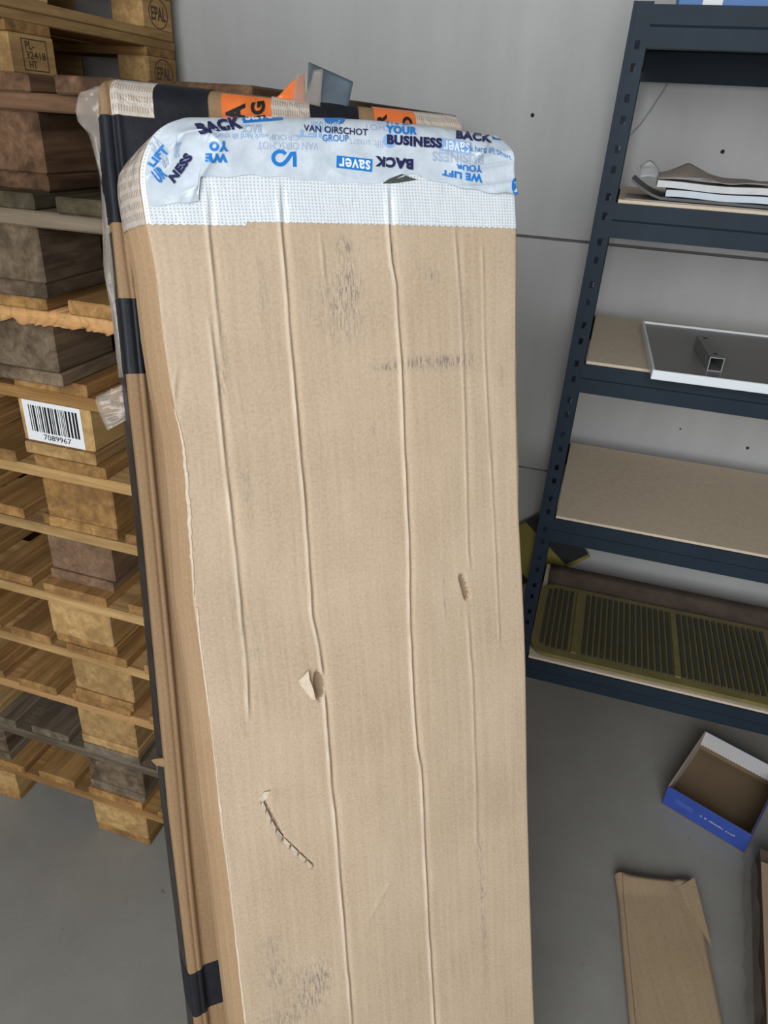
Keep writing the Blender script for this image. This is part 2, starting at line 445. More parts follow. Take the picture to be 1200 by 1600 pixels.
dy = [0, .4, -.2, -.6, -.4, -.4, .2, -.2, .8, 2.0, .3]
sets = [mset('pine', 'pine', 'pine', 'pine2'), mset('pinegrey', 'pinegrey', 'pinegrey', 'greywood'), mset('pine', 'pine', 'orangewood', 'pine2', 'pine2'), mset('pine', 'pine', 'pine2', 'pine2'),
        mset('pine', 'pine', 'pine2', 'pine2'), mset('pine', 'pine', 'pine2', 'dullpine', 'dullpine'), mset('pine', 'pine', 'pine2', 'pine'), mset('pine', 'pine', 'pine', 'pine2', 'pine2'),
        mset('pine', 'pine', 'orangewood', 'greywood', 'greywood'), mset('greywood', 'greywood', 'pinegrey', 'greywood', 'greywood'), mset('brown', 'brown', 'brown', 'brown', 'brown')]
sets[9]['deck'] = M['dgreen']; sets[2]['block'] = M['pine2']
plabels = ['light pine pallet standing on the floor, bottom of the stack beside the boxes',
           'grey weathered pallet second from the floor with a dark grey block',
           'pallet third from the floor with a pale yellow block and orange-edged board',
           'pine pallet fourth from the floor with pale yellow block',
           'pine pallet fifth from the floor in the stack beside the boxes',
           'pine pallet sixth from the floor with a dull pinkish-brown block',
           'pine pallet directly below the one with the barcode label',
           'pine pallet with a white barcode label on its middle block',
           'grey pallet with a splintered orange front board above the barcode pallet',
           'grey weathered pallet with a pale front board just under the dark brown top pallet',
           'dark brown pallet on top of the stack beside the taped boxes']
pal = []
for k in range(11):
    pal.append(pallet(-.458+dw[k], fn[k], .144*k, dy[k], sets[k], plabels[k], 'pallets in the stack beside the boxes', split_front=(k == 8)))
# second stack behind to the left: only its two top pallets show above the first one
n2 = .985; w2 = -1.335
pal2 = []
for k in range(13):
    lab = {12: 'topmost light pallet at the rear left, round EPAL mark on its corner block',
           11: 'light pallet at the rear left with PL-32418 HT stamp on its middle block'}.get(k, 'wooden pallet low in the rear left stack, hidden behind the front stack')
    st = mset('pine2', 'pine', 'pine', 'pine2', 'pine2') if k >= 11 else mset(random.choice(['pine', 'pinegrey', 'pine2']))
    pal2.append(pallet(w2+(random.uniform(-.006, .006) if k < 11 else 0), n2+(random.uniform(-.008, .008) if k < 11 else 0), .144*k, 0, st, lab, 'pallets in the rear left stack'))

# ------------------------------------------------------------------ text helpers
_txt = {}
def text_tris(s, bold=.0, cuts=10, shear=0.0):
    """text -> (verts in a unit box, faces), cut into small cells so it can follow a curved surface"""
    key = (s, bold, cuts, shear)
    if key in _txt: return _txt[key]
    cu = bpy.data.curves.new('t', 'FONT'); cu.body = s; cu.size = 1.0; cu.offset = bold; cu.resolution_u = 3; cu.fill_mode = 'FRONT'; cu.shear = shear
    cu.space_character = 1.0+bold*1.6
    o = bpy.data.objects.new('t', cu); COL.objects.link(o)
    dg = bpy.context.evaluated_depsgraph_get(); ev = o.evaluated_get(dg); me = ev.to_mesh()
    bm = bmesh.new(); bm.from_mesh(me); ev.to_mesh_clear()
    bpy.data.objects.remove(o); bpy.data.curves.remove(cu)
    bmesh.ops.remove_doubles(bm, verts=bm.verts, dist=1e-5)
    xs = [v.co.x for v in bm.verts]; ys = [v.co.y for v in bm.verts]
    x0, x1, y0, y1 = min(xs), max(xs), min(ys), max(ys)
    for v in bm.verts: v.co = Vector(((v.co.x-x0)/(x1-x0), (v.co.y-y0)/(y1-y0), 0))
    ncx = cuts; ncy = 3
    for i in range(1, ncx):
        bmesh.ops.bisect_plane(bm, geom=bm.verts[:]+bm.edges[:]+bm.faces[:], plane_co=(i/ncx, 0, 0), plane_no=(1, 0, 0))
    for i in range(1, ncy):
        bmesh.ops.bisect_plane(bm, geom=bm.verts[:]+bm.edges[:]+bm.faces[:], plane_co=(0, i/ncy, 0), plane_no=(0, 1, 0))
    bm.verts.index_update()
    r = ([(v.co.x, v.co.y) for v in bm.verts], [[v.index for v in f.verts] for f in bm.faces])
    bm.free(); _txt[key] = r; return r
def rect_cells(nx=10, ny=4):
    vs_ = [(i/nx, j/ny) for j in range(ny+1) for i in range(nx+1)]
    fs = [(j*(nx+1)+i, j*(nx+1)+i+1, (j+1)*(nx+1)+i+1, (j+1)*(nx+1)+i) for j in range(ny) for i in range(nx)]
    return vs_, fs
def bil(q, x, y):
    TLq, TRq, BRq, BLq = [np.array(a, float) for a in q]
    return (TLq*(1-x)+TRq*x)*y+(BLq*(1-x)+BRq*x)*(1-y)
def print_on(name, geo, quad, bvh, off, mat, parent, mapper=None):
    """lay a flat print on a surface: quad of photo pixels -> points of the surface they look at"""
    V, Fc = geo; out = []; ok = []
    for x, y in V:
        p = bil(quad, x, y) if mapper is None else mapper(x, y)
        r = ray(p[0], p[1]); r = r/np.linalg.norm(r)
        h = bvh.ray_cast(Vector(CP), Vector(r), 6.0)
        if h[0] is None: out.append((0, 0, 0)); ok.append(False)
        else:
            nn = h[1] if h[1].dot(Vector(r)) < 0 else -h[1]
            out.append(h[0]+nn*off); ok.append(True)
    Fc = [f for f in Fc if all(ok[i] for i in f)]
    used = sorted({i for f in Fc for i in f}); mp = {a: b for b, a in enumerate(used)}
    if not used: return None
    me = mesh(name, [out[i] for i in used], [[mp[i] for i in f] for f in Fc])
    o = link(name, me, None, mat)
    if parent is not None:
        o.parent = parent; o.matrix_parent_inverse = parent_mw(parent).inverted()
    return o
def parent_mw(p):
    mtx = Matrix.Translation(p.location) @ p.rotation_euler.to_matrix().to_4x4()
    q = p.parent
    return (parent_mw(q) @ p.matrix_parent_inverse @ mtx) if q is not None else mtx

# ---- stamps on the pallet blocks (printed flat on the block's own face)
def face_print(block, name, geo, face, rect, mat, off=.0008):
    """face 'right': block local -y ... ; rect=(x0,x1,y0,y1) in metres on that face"""
    V, Fc = geo; x0, x1, y0, y1 = rect; vs_ = []
    for x, y in V:
        a = x0+(x1-x0)*x; b = y0+(y1-y0)*y
        if face == 'right': vs_.append((a, -HALF[block.name.split('.')[0]] if False else -block_half(block)-off, b))
        else: vs_.append((-.0725-off, -a, b))
    o = link(name, mesh(name, vs_, Fc), block, mat); return o
HALF = {}
def block_half(b): return max(v.co.y for v in b.data.vertices)
def ring_geo(n_=36, t=.1):
    vs_, fs = [], []
    for i in range(n_):
        a = 2*math.pi*i/n_
        for r in (.5, .5-t): vs_.append((.5+r*math.cos(a), .5+r*math.sin(a)))
        k = (i+1) % n_; fs.append((2*i, 2*i+1, 2*k+1, 2*k))
    return vs_, fs
def frame_geo(t=.04, ty=.06):
    vs_ = [(0, 0), (1, 0), (1, 1), (0, 1), (t, ty), (1-t, ty), (1-t, 1-ty), (t, 1-ty)]
    return vs_, [(0, 1, 5, 4), (1, 2, 6, 5), (2, 3, 7, 6), (3, 0, 4, 7)]
# Blocks are rotated 90 deg: local x runs along n, local y along -w, so the right face (+w) is local -y and
# seen from the right, reading direction left->right runs along +n = +x.
for k in (11, 12):
    blk = pal2[k][1][(.75, 2)]
    face_print(blk, 'brand_ring', ring_geo(40, .035), 'right', (-.045, .05, -.036, .036), M['burn'])
    face_print(blk, 'brand_letters', text_tris('EPAL', .02, 4), 'right', (-.033, .038, -.016, .016), M['burn'], .001)
blk = pal2[11][1][(.75, 1)]
face_print(blk, 'stamp_frame', frame_geo(.03, .035), 'right', (-.035, .045, -.031, .031), M['burn'])
face_print(blk, 'stamp_letters', text_tris('PL-', .01, 3), 'right', (-.024, .004, .010, .026), M['burn'], .001)
face_print(blk, 'stamp_letters', text_tris('32418', .01, 3), 'right', (-.024, .038, -.008, .007), M['burn'], .001)
face_print(blk, 'stamp_letters', text_tris('HT', .01, 3), 'right', (-.018, .006, -.026, -.011), M['burn'], .001)
# barcode label on the middle block of the eighth pallet (front face = local -x; reading left->right is +w = -y)
blk = pal[7][1][(.4, 0)]
lab = face_print(blk, 'barcode_label', rect_cells(4, 2), 'front', (-.062, .055, -.036, .038), M['label'], .0012)
lab['label'] = 'white paper label with black barcode'
def front_bars(parent, xs, y0, y1, off, mat, name):
    vs_, fs = [], []
    for a, b in xs:
        k = len(vs_); vs_ += [(-.0725-off, -a, y0), (-.0725-off, -b, y0), (-.0725-off, -b, y1), (-.0725-off, -a, y1)]; fs.append((k, k+1, k+2, k+3))
    return link(name, mesh(name, vs_, fs), parent, mat)
xs = []; x = -.050
rb = random.Random(3)
while x < .044:
    wd = rb.choice([.0012, .0018, .003, .004]); xs.append((x, x+wd)); x += wd+rb.choice([.0015, .002, .003])
ob = front_bars(blk, xs, -.018, .030, .0018, M['ink_black'], 'barcode_bars')
ob2 = face_print(blk, 'barcode_digits', text_tris('7089967', .0, 4), 'front', (-.028, .028, -.031, -.021), M['ink_black'], .0018)

# ------------------------------------------------------------------ leaning cardboard boxes
A_TL, A_TR, A_BL, A_BR = (229, 350), (808, 356), (382, 1600), (836, 1600)
_n = lambda v: v/np.linalg.norm(v)
a1 = _n(np.cross(np.cross(ray(*A_TL), ray(*A_BL)), np.cross(ray(*A_TR), ray(*A_BR))))
if a1[2] > 0: a1 = -a1
a2 = _n(np.cross(np.cross(ray(*A_TL), ray(*A_TR)), a1))
if a2[0] < 0: a2 = -a2
aN = _n(np.cross(a1, a2))
if aN[1] > 0: aN = -aN
D_A = .785
A_O = CP + ray(*A_TL)*(D_A/ray(*A_TL)[1])

class Box:
    """leaning, slightly crushed carton. frame: O, d1 (down), d2 (right), nrm (towards viewer)"""
    def __init__(s, O, d1, d2, nrm, W, T, vtop, rl, rr, splay_l, splay_r, noise_amp, seed):
        s.O, s.d1, s.d2, s.n, s.W, s.T, s.vtop, s.rl, s.rr, s.sl, s.sr, s.na, s.seed = O, d1, d2, nrm, W, T, vtop, rl, rr, splay_l, splay_r, noise_amp, seed
        s.vbot = (O[2]-(nrm[2]*T))/(-d1[2]) - .001
        s.rs = 1.0; s.bulge = 0.0; s.ridges = []; s.edge_l = lambda v: 0*v; s.edge_r = lambda v: 0*v; s.extra = lambda u, v: 0*u
    def uv(s, px, py, depth=0.0):
        p = on_plane(px, py, s.O-s.n*depth, s.n)-s.O
        return float(p@s.d2), float(p@s.d1)
    def ul(s, v):
        e = np.clip(v-s.vtop, 0, s.rl); return s.rl-np.sqrt(np.maximum(s.rl**2-(s.rl-e)**2, 0))+s.edge_l(v)
    def ur(s, v):
        e = np.clip(v-s.vtop, 0, s.rr); return s.W-(s.rr-np.sqrt(np.maximum(s.rr**2-(s.rr-e)**2, 0)))+s.edge_r(v)
    def pos(s, q, v, off=0.0):
        """q: -1..0 left side, 0..1 front, 1..2 right side, 2..3 back"""
        q = np.asarray(q, float); v = np.asarray(v, float)
        q, v = np.broadcast_arrays(q, v)
        r = s.T*.48; e = np.clip(v-s.vtop, 0, r); zf = r-np.sqrt(np.maximum(r*r-(r-e)**2, 0))
        L, Rr = s.ul(v), s.ur(v)
        fr = np.clip(q, 0, 1); u = L+(Rr-L)*fr
        rim = .004
        ed = np.minimum(np.abs(u-L), np.abs(Rr-u)); k = np.clip(1-ed/rim, 0, 1)
        dep = zf+rim*.45*k*k
        fade = np.clip((v-s.vtop)/.03, 0, 1)
        dep = dep-s.na*vnoise(u*14+s.seed, v*7)*fade-s.na*.4*vnoise(u*45+s.seed, v*16)
        for (uc, amp, wd) in s.ridges:
            c, a = uc(v), amp(v)
            dep = dep-s.rs*a*np.exp(-((u-c)/wd)**2)+s.rs*.8*a*np.exp(-((u-c-.0048)/.0036)**2)
        dep = dep+s.extra(u, v)
        side_l = np.clip(-q, 0, 1); side_r = np.clip(q-1, 0, 1)
        back = np.clip(q-2, 0, 1)
        thick = s.T-2*zf
        dep = np.where(q < 0, zf+rim*.45+(thick-rim*.45)*side_l, dep)
        u = np.where(q < 0, L-s.sl*np.sin(side_l*math.pi/2)*np.clip((v-s.vtop)/.05, 0, 1), u)
        dep = np.where(q > 1, zf+rim*.45+(thick-rim*.45)*side_r, dep)
        u = np.where(q > 1, Rr+s.sr*side_r, u)
        u = np.where(q > 2, (Rr+s.sr)*(1-back)+(L-s.sl)*back, u)
        dep = np.where(q > 2, s.T-zf, dep)
        # outward offset for tapes laid on the carton
        on = np.where((q >= 0) & (q <= 1), off, 0.0)
        du = np.where(q < 0, -off, np.where((q > 1) & (q <= 2), off, 0.0))
        dv = -off*np.clip(1-(v-s.vtop)/r, 0, 1)
        frb = np.where(q > 2, 1-back, fr)
        dv = dv-s.bulge*np.sin(math.pi*np.clip(frb, 0, 1)**1.15)*np.exp(-(v-s.vtop)/.045)
        return s.O+s.d2*(u+du)[..., None]+s.d1*(v+dv)[..., None]-s.n*(dep-on)[..., None]
    def body(s, name, rows, qf, stain=None):
        q = np.concatenate([np.array([-1, -.66, -.33, -.08]), qf, np.array([1.08, 1.4, 1.75, 2.0, 2.25, 2.5, 2.75])])
        Q, V = np.meshgrid(q, rows)
        P = s.pos(Q, V)
        uvm = np.stack([np.where(Q < 0, Q*s.T, np.where(Q <= 1, Q*s.W, s.W+(Q-1)*.06)), -V], -1)
        at = None
        if stain is not None:
            Ug = s.ul(V)+(s.ur(V)-s.ul(V))*np.clip(Q, 0, 1); fm = (Q >= 0) & (Q <= 1)
            wr = 0*Ug
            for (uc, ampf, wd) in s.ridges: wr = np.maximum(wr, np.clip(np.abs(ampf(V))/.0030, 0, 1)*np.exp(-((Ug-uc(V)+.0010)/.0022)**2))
            at = {'stain': np.where(fm, stain(Ug, V), 0), 'worn_highlight': np.where(fm, wr*(.75+.35*vnoise(V*60, Ug*20)), 0)}
        me = grid_mesh(name, P, uvm, True, at, closed=True)
        bm = bmesh.new(); bm.from_mesh(me); bm.edges.ensure_lookup_table()
        bmesh.ops.holes_fill(bm, edges=[e for e in bm.edges if e.is_boundary], sides=0)
        bm.to_mesh(me); bm.free()
        return me
    def patch(s, name, qs, v0, v1, nrow, off):
        """tape strip: columns qs, rows from v0(q) to v1(q)"""
        t = np.linspace(0, 1, nrow)[:, None]; qs = np.asarray(qs)
        a = np.array([v0(x) if callable(v0) else v0 for x in qs]); b = np.array([v1(x) if callable(v1) else v1 for x in qs])
        V = a*(1-t)+b*t; Q = np.broadcast_to(qs, V.shape)
        P = s.pos(Q, V, off)
        U = np.where(Q < 0, Q*s.T, np.where(Q <= 1, Q*s.W, s.W+(Q-1)*s.T))
        return grid_mesh(name, P, np.stack([U, -V], -1), True)
def world_obj(name, me, parent, mat):
    o = link(name, me, None, mat); o.parent = parent; o.matrix_parent_inverse = parent_mw(parent).inverted(); return o
def poly(pts, box, depth=0.0):
    """photo polyline -> u as a function of v on the carton's face"""
    uvp = np.array([box.uv(*p, depth) for p in pts]); i = np.argsort(uvp[:, 1]); uu, vv_ = uvp[i, 0], uvp[i, 1]
    return (lambda v: np.interp(v, vv_, uu)), vv_[0], vv_[-1]
def bvh_of(objs):
    vs_, fs = [], []
    for o in objs:
        k = len(vs_); mw = parent_mw(o.parent) @ o.matrix_parent_inverse if o.parent else Matrix.Identity(4)
        mw = mw @ Matrix.Translation(o.location) @ o.rotation_euler.to_matrix().to_4x4()
        vs_ += [mw @ v.co for v in o.data.vertices]; fs += [[k+i for i in p.vertices] for p in o.data.polygons]
    return BVHTree.FromPolygons(vs_, fs)

# ---- front carton (A)
WA = float((on_plane(*A_TR, A_O, aN)-A_O)@a2)
A = Box(A_O, a1, a2, aN, WA, .055, 0.0, .072, .032, .020, .004, .0009, 3.0)
A.vtop = A.uv(505, 190)[1]-.001; A.bulge = .0095
left_pts = [(205, 240), (221, 300), (229, 350), (243, 417), (255, 526), (266, 600), (284, 690), (292, 780), (302, 940), (325, 1100), (338, 1220), (346, 1300), (356, 1370), (382, 1600)]
fl, _, vl1 = poly(left_pts, A)
A.edge_l = lambda v: np.where(v > -.03, fl(np.clip(v, -.03, vl1)), fl(-.03))*np.clip((v+.12)/.09, 0, 1)
right_pts = [(803, 250), (808, 356), (807, 480), (807, 600), (809, 700), (811, 800), (815, 870), (819, 950), (822, 1050), (824, 1200), (829, 1400), (836, 1600)]
fr_, _, vr1 = poly(right_pts, A)
A.edge_r = lambda v: (fr_(np.clip(v, -.09, vr1))-WA)
def amp(a, v0, v1, f=.03): return lambda v: a*np.clip((v-v0)/f, 0, 1)*np.clip((v1-v)/f, 0, 1)*(.8+.35*vnoise(v*30, v*0+4.4))
def ridge(pts, a, wd=.0021):
    f, v0, v1 = poly(pts, A); a = a*1.8; wd = wd*1.0; g = lambda v, f=f: f(v)+.0005*vnoise(v*38, v*0+7.7); A.ridges.append((g, amp(a, v0, v1), wd))
ridge([(322, 285), (324, 357), (335, 464), (341, 512), (346, 560)], .0014)
ridge([(325, 480), (335, 570), (344, 656), (355, 757), (361, 808), (369, 882), (377, 970), (384, 1034), (389, 1130)], .0014)
ridge([(434, 280), (437, 357), (447, 461), (460, 616), (476, 797), (487, 965), (497, 1010), (503, 1060), (508, 1110), (518, 1237), (522, 1267), (536, 1443), (549, 1600), (560, 1700)], .0018)
ridge([(604, 280), (606, 359), (610, 410), (617, 444), (625, 562), (632, 720), (634, 768), (638, 853), (639, 969), (644, 1076), (650, 1167), (657, 1200), (666, 1402), (678, 1600), (686, 1700)], .0020, .0023)
ridge([(709, 340), (720, 492), (726, 657), (731, 864), (734, 900)], .0007)
ridge([(753, 370), (757, 560), (768, 760), (776, 900), (780, 1020)], .0006)
ridge([(728, 940), (738, 1060), (742, 1200), (745, 1330)], .0007, .003)
ridge([(268, 650), (277, 560), (272, 700)], .0008)
ridge([(500, 357), (506, 430), (512, 470)], .0006)
def seg(px0, px1, a, wd, p=2):
    (ua, va), (ub, vb) = A.uv(*px0), A.uv(*px1)
    dx, dy_ = ub-ua, vb-va; L2 = dx*dx+dy_*dy_
    def f(u, v):
        t = ((u-ua)*dx+(v-va)*dy_)/L2; d_ = np.hypot(u-ua-np.clip(t, 0, 1)*dx, v-va-np.clip(t, 0, 1)*dy_)
        return a*np.exp(-(d_/wd)**p)
    return f
def blob(px, py, rx, ry, a, p=1):
    u0, v0 = A.uv(px, py); s_ = .785/F*1.0
    return lambda u, v: a*np.exp(-(((u-u0)/(rx*s_))**2+((v-v0)/(ry*s_))**2)**p)
tear_sl = [seg((722, 902), (730, 932), .010, .0042, 4), blob(499, 1071, 10, 27, .011, 3), seg((412, 1253), (441, 1309), .005, .0032, 4), seg((441, 1309), (490, 1354), .0035, .0026, 4)]
dents = [seg((652, 882), (812, 855), .0009, .002), seg((440, 1246), (540, 1250), -.0006, .003), seg((540, 1248), (720, 1250), -.0006, .003), seg((505, 560), (715, 372), .0006, .0018), seg((400, 680), (470, 615), .0006, .0018),
         seg((305, 935), (560, 900), .0005, .003), seg((575, 1440), (608, 1380), -.001, .003), blob(425, 1240, 14, 16, -.002), blob(735, 905, 30, 40, -.0008), blob(480, 1080, 16, 20, -.0018)]
A.extra = lambda u, v: sum(f(u, v) for f in tear_sl)+sum(f(u, v) for f in dents)
stains_ = [(540, 385, 14, 12, .9), (546, 436, 18, 24, .9), (612, 400, 7, 30, .8), (675, 430, 10, 10, .8), (525, 470, 45, 40, .45), (545, 500, 30, 30, .4),
           (700, 566, 36, 9, 1.0), (645, 568, 45, 9, .8), (605, 573, 20, 5, .7), (730, 562, 14, 8, .8), (482, 1545, 24, 36, .85), (505, 1530, 14, 30, .8), (432, 1525, 22, 30, .6), (425, 1480, 14, 16, .5), (445, 1590, 30, 20, .7),
           (755, 1420, 5, 90, .7), (748, 1330, 10, 30, .35), (385, 770, 9, 40, .5), (350, 545, 8, 50, .5), (412, 460, 12, 60, .35), (345, 600, 8, 22, .6), (784, 590, 6, 14, .5), (695, 940, 3, 40, .6), (682, 905, 2, 8, .6), (583, 671, 3, 4, 1.2),
           (370, 960, 10, 60, .35), (400, 1010, 14, 60, .3), (770, 985, 12, 26, .28), (380, 1130, 5, 20, .5), (250, 480, 10, 60, .25), (725, 490, 14, 50, .3)]
def stain_fn(u, v):
    s_ = 0*u
    for (px, py, rx, ry, a) in stains_:
        u0, v0 = A.uv(px, py); r0 = on_plane(px, py, A.O, A.n); sc = float((r0-CP)@FW)/F
        s_ = s_+a*np.exp(-((u-u0)/(rx*sc))**2-((v-v0)/(ry*sc*1.15))**2)
    return np.clip(s_*1.25, 0, 1)
thA = empty('leaning_carton', A_O+a1*A.vbot+a2*WA/2-aN*A.T/2); thA.location.z = 0
tag(thA, 'tall kraft cardboard box in front, leaning, its top wrapped in white tape printed in blue', 'box')
e0 = np.concatenate([A.vtop+np.linspace(0, 1, 26)**1.6*.06, np.arange(A.vtop+.063, 1.22, .0026), np.linspace(1.23, A.vbot, 14)])
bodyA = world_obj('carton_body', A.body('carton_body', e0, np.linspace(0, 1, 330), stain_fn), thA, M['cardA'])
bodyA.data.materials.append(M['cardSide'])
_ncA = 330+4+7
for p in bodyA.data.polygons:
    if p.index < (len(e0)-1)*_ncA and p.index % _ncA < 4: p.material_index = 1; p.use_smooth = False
# inside of the tears: inner fluting, its colour darkened for the shade in the slits
bodyA.data.materials.append(M['fluting'])
cen = np.empty(len(bodyA.data.polygons)*3); bodyA.data.polygons.foreach_get('center', cen); cen = cen.reshape(-1, 3)-A.O
cu_, cv_ = cen@A.d2, cen@A.d1
tear = np.max([tear_sl[0](cu_, cv_)/.010, tear_sl[1](cu_, cv_)/.011, tear_sl[2](cu_, cv_)/.005*.8, tear_sl[3](cu_, cv_)/.0035*.8], axis=0)
for i_ in np.nonzero((tear > .55) & (np.arange(len(tear)) % _ncA >= 4))[0]: bodyA.data.polygons[int(i_)].material_index = 2
def q_at(box, px, py, depth=0.0):
    u, v = box.uv(px, py, depth); return (u-float(box.ul(np.array(v))))/float(box.ur(np.array(v))-box.ul(np.array(v))), v
# tape around the head of the box: woven filament tape below, printed white film above
def edge_poly(box, pts, depth=0.0):
    a = np.array([q_at(box, *p, depth) for p in pts]); i = np.argsort(a[:, 0]); a = a[i]
    return lambda q: float(np.interp(q, a[:, 0], a[:, 1]))
low = edge_poly(A, [(231, 350), (384, 353), (385, 347.5), (600, 352), (700, 354), (808, 357)])
qs = np.concatenate([np.linspace(0, 1, 200), np.linspace(1.1, 2, 6)])
fil = world_obj('filament_tape', A.patch('filament_tape', qs, A.vtop, lambda q: low(q)+.0008*math.sin(q*900), 70, .0007), thA, M['filament'])
world_obj('clear_filament_tape', A.patch('clear_filament_tape', np.linspace(-1, .012, 14), A.vtop, low(0.0), 40, .0009), thA, M['filament_brown'])
fil['label'] = 'white woven filament tape band'
flow = edge_poly(A, [(200, 318), (248, 322), (290, 318), (311, 314), (312, 279), (400, 277), (460, 283), (520, 289), (592, 290), (640, 276), (700, 291), (760, 303), (808, 306)])
qs2 = np.concatenate([np.linspace(-1, -.02, 6), np.linspace(0, 1, 220), np.linspace(1.1, 2, 6)])
prf = world_obj('printed_film', A.patch('printed_film', np.concatenate([np.linspace(.012, 1, 260), np.linspace(1.05, 1.6, 8)]), A.vtop, lambda q: flow(q)+.001*math.sin(q*70), 80, .0014), thA, M['film_print'])
co = np.empty(len(prf.data.vertices)*3, np.float32); prf.data.vertices.foreach_get('co', co); co = co.reshape(-1, 3)
mwp = np.array(prf.matrix_parent_inverse); pw = co.astype(float)
uu_ = (pw-A.O)@A.d2; vv_2 = (pw-A.O)@A.d1
def ridged(x, y): return (1-np.abs(vnoise(x, y)))**5
cr = .35+1.6*np.exp(-((uu_-.075)/.05)**2)+1.6*np.exp(-((uu_-(WA-.04))/.05)**2)
wr_ = (.0026*ridged(uu_*22+vv_2*16, vv_2*30-uu_*9+3)+.0022*ridged(uu_*12+7, vv_2*55+uu_*8))*cr*np.clip((vv_2-A.vtop)/.02, .3, 1)
co = (pw+A.n*wr_[:, None]).astype(np.float32); prf.data.vertices.foreach_set('co', co.ravel()); prf.data.update()
prf['label'] = 'white printed plastic tape over the top'
bvA = bvh_of([prf, fil])
def txt(s, quad, mat, bold=.03, cuts=14, off=.0015, name='printed_lettering', shear=0.0):
    return print_on(name, text_tris(s, bold, cuts, shear), quad, bvA, off, M[mat], thA)
def patchq(quad, mat, off=.0006, name='printed_block'):
    return print_on(name, rect_cells(), quad, bvA, off, M[mat], thA)
inv = lambda x0, y0, x1, y1, sl=0.0: [(x1, y1+sl*(x1-x0)), (x0, y1), (x0, y0), (x1, y0+sl*(x1-x0))]   # upside-down quad (text TL,TR,BR,BL)
def nq(x0, y0, x1, y1, sl=0.0): return [(x0, y0), (x1, y0+sl*(x1-x0)), (x1, y1+sl*(x1-x0)), (x0, y1)]
# faded undercoat prints first
txt('BACK', inv(376, 195, 408, 208, .0), 'ink_faint', .03, 8, .0007)
txt('VAN OIRSCHOT', inv(402, 221, 497, 233, .02), 'ink_faint', .0, 12, .0007)
txt('GROUP', inv(420, 210, 466, 219, .02), 'ink_faint', .0, 8, .0007)
txt('work hard lift smart', inv(335, 209, 420, 218, .0), 'ink_pale', -.004, 12, .0007)
txt('BUSINESS', inv(675, 236, 755, 252, .07), 'ink_faint', .03, 12, .0007)
txt('lift smart', inv(545, 217, 598, 229, .05), 'ink_faint', -.004, 8, .0007)
txt('LIFT', inv(462, 203, 518, 214, .03), 'ink_pale', .03, 8, .0007)
txt('LIFT YOUR', inv(485, 190, 530, 204, .03), 'ink_pale', .02, 8, .0007)
txt('OIRSCHOT', inv(568, 194, 645, 203, .06), 'ink_faint', .0, 8, .0007)
txt('harc', [(276, 212), (284, 208), (279, 246), (271, 247)], 'ink_pale', .0, 4, .0007)
txt('BA', [(228, 224), (245, 208), (263, 236), (250, 252)], 'ink_faint', .02, 4, .0007)
patchq([(689, 216), (737, 223), (736, 242), (686, 235)], 'ink_pale'); txt('saver', inv(692, 219, 733, 234, .12), 'ink_white', .01, 6, .0011)
# round pale logo dot behind BUSINESS
def disc_geo(n_=28):
    vs_ = [(.5, .5)]+[(.5+.5*math.cos(2*math.pi*i/n_), .5+.5*math.sin(2*math.pi*i/n_)) for i in range(n_)]
    return vs_, [(0, 1+i, 1+(i+1) % n_) for i in range(n_)]
print_on('printed_dot', disc_geo(), nq(598, 209, 619, 231), bvA, .0007, M['ink_pale'], thA)
for x_ in (506, 521): print_on('printed_dot', disc_geo(), nq(x_, 176, x_+18, 194, .05), bvA, .0009, M['ink_blue'], thA)
print_on('printed_dot', disc_geo(), nq(799, 278, 812, 304), bvA, .0009, M['ink_blue'], thA)
# main prints
txt('BACK', [(303, 195), (374, 183), (380, 201), (313, 209)], 'ink_navy', .06)
patchq([(377, 181), (441, 179), (442, 188), (380, 193)], 'ink_blue'); txt('saver', [(382, 177), (438, 176), (438, 186), (384, 190)], 'ink_white', .02, 6, .0013)
txt('VAN OIRSCHOT', nq(474, 196, 574, 206, .07), 'ink_navy', .015, 12)
txt('GROUP', nq(503, 211, 544, 221, .02), 'ink_blue', .008, 8)
txt('WE LIFT', nq(601, 187, 653, 196, .02), 'ink_blue', .03, 8)
txt('YOUR', nq(602, 197, 651, 209, .06), 'ink_blue', .05, 8)
txt('BUSINESS', nq(604, 211, 690, 226, .07), 'ink_navy', .06, 14)
txt('BACK', nq(712, 205, 768, 218, .11), 'ink_navy', .06)
patchq([(768, 209), (788, 212), (796, 222), (769, 218)], 'ink_blue'); txt('sa', [(771, 208), (788, 212), (790, 219), (771, 216)], 'ink_white', .02, 4, .0013)
def arc(x, y):
    px = 717+82*x; py = 236+5*x+ (22*max(0, x-.62)**1.6*2.2); return np.array([px-3*y*max(0, x-.6)*2+ (0), py-9*y])
print_on('printed_lettering', text_tris('work hard lift smart', .0, 20), None, bvA, .0011, M['ink_blue'], thA, mapper=arc)
patchq([(526, 243), (582, 249), (581, 269), (525, 262)], 'ink_blue'); txt('saver', [(578, 266), (529, 260), (529, 246), (578, 251)], 'ink_white', .02, 8, .0013)
txt('BACK', [(645, 266), (584, 260), (586, 244), (645, 249)], 'ink_navy', .06)
txt('WE LIFT', [(753, 287), (690, 274), (690, 266), (753, 272)], 'ink_blue', .05)
txt('YOUR', [(753, 270), (712, 264), (712, 256), (753, 260)], 'ink_blue', .05)
txt('YO', inv(327, 221, 356, 237, .0), 'ink_blue', .055, 4)
txt('WE', inv(321, 240, 355, 254, .0), 'ink_blue', .055, 4)
txt('NESS', [(262, 276), (289, 238), (302, 246), (272, 288)], 'ink_navy', .065, 6)
txt('LIFT', [(229, 256), (254, 226), (264, 236), (240, 263)], 'ink_blue', .055, 6)
txt('UR', [(236, 270), (248, 258), (262, 275), (249, 288)], 'ink_blue', .055, 4)
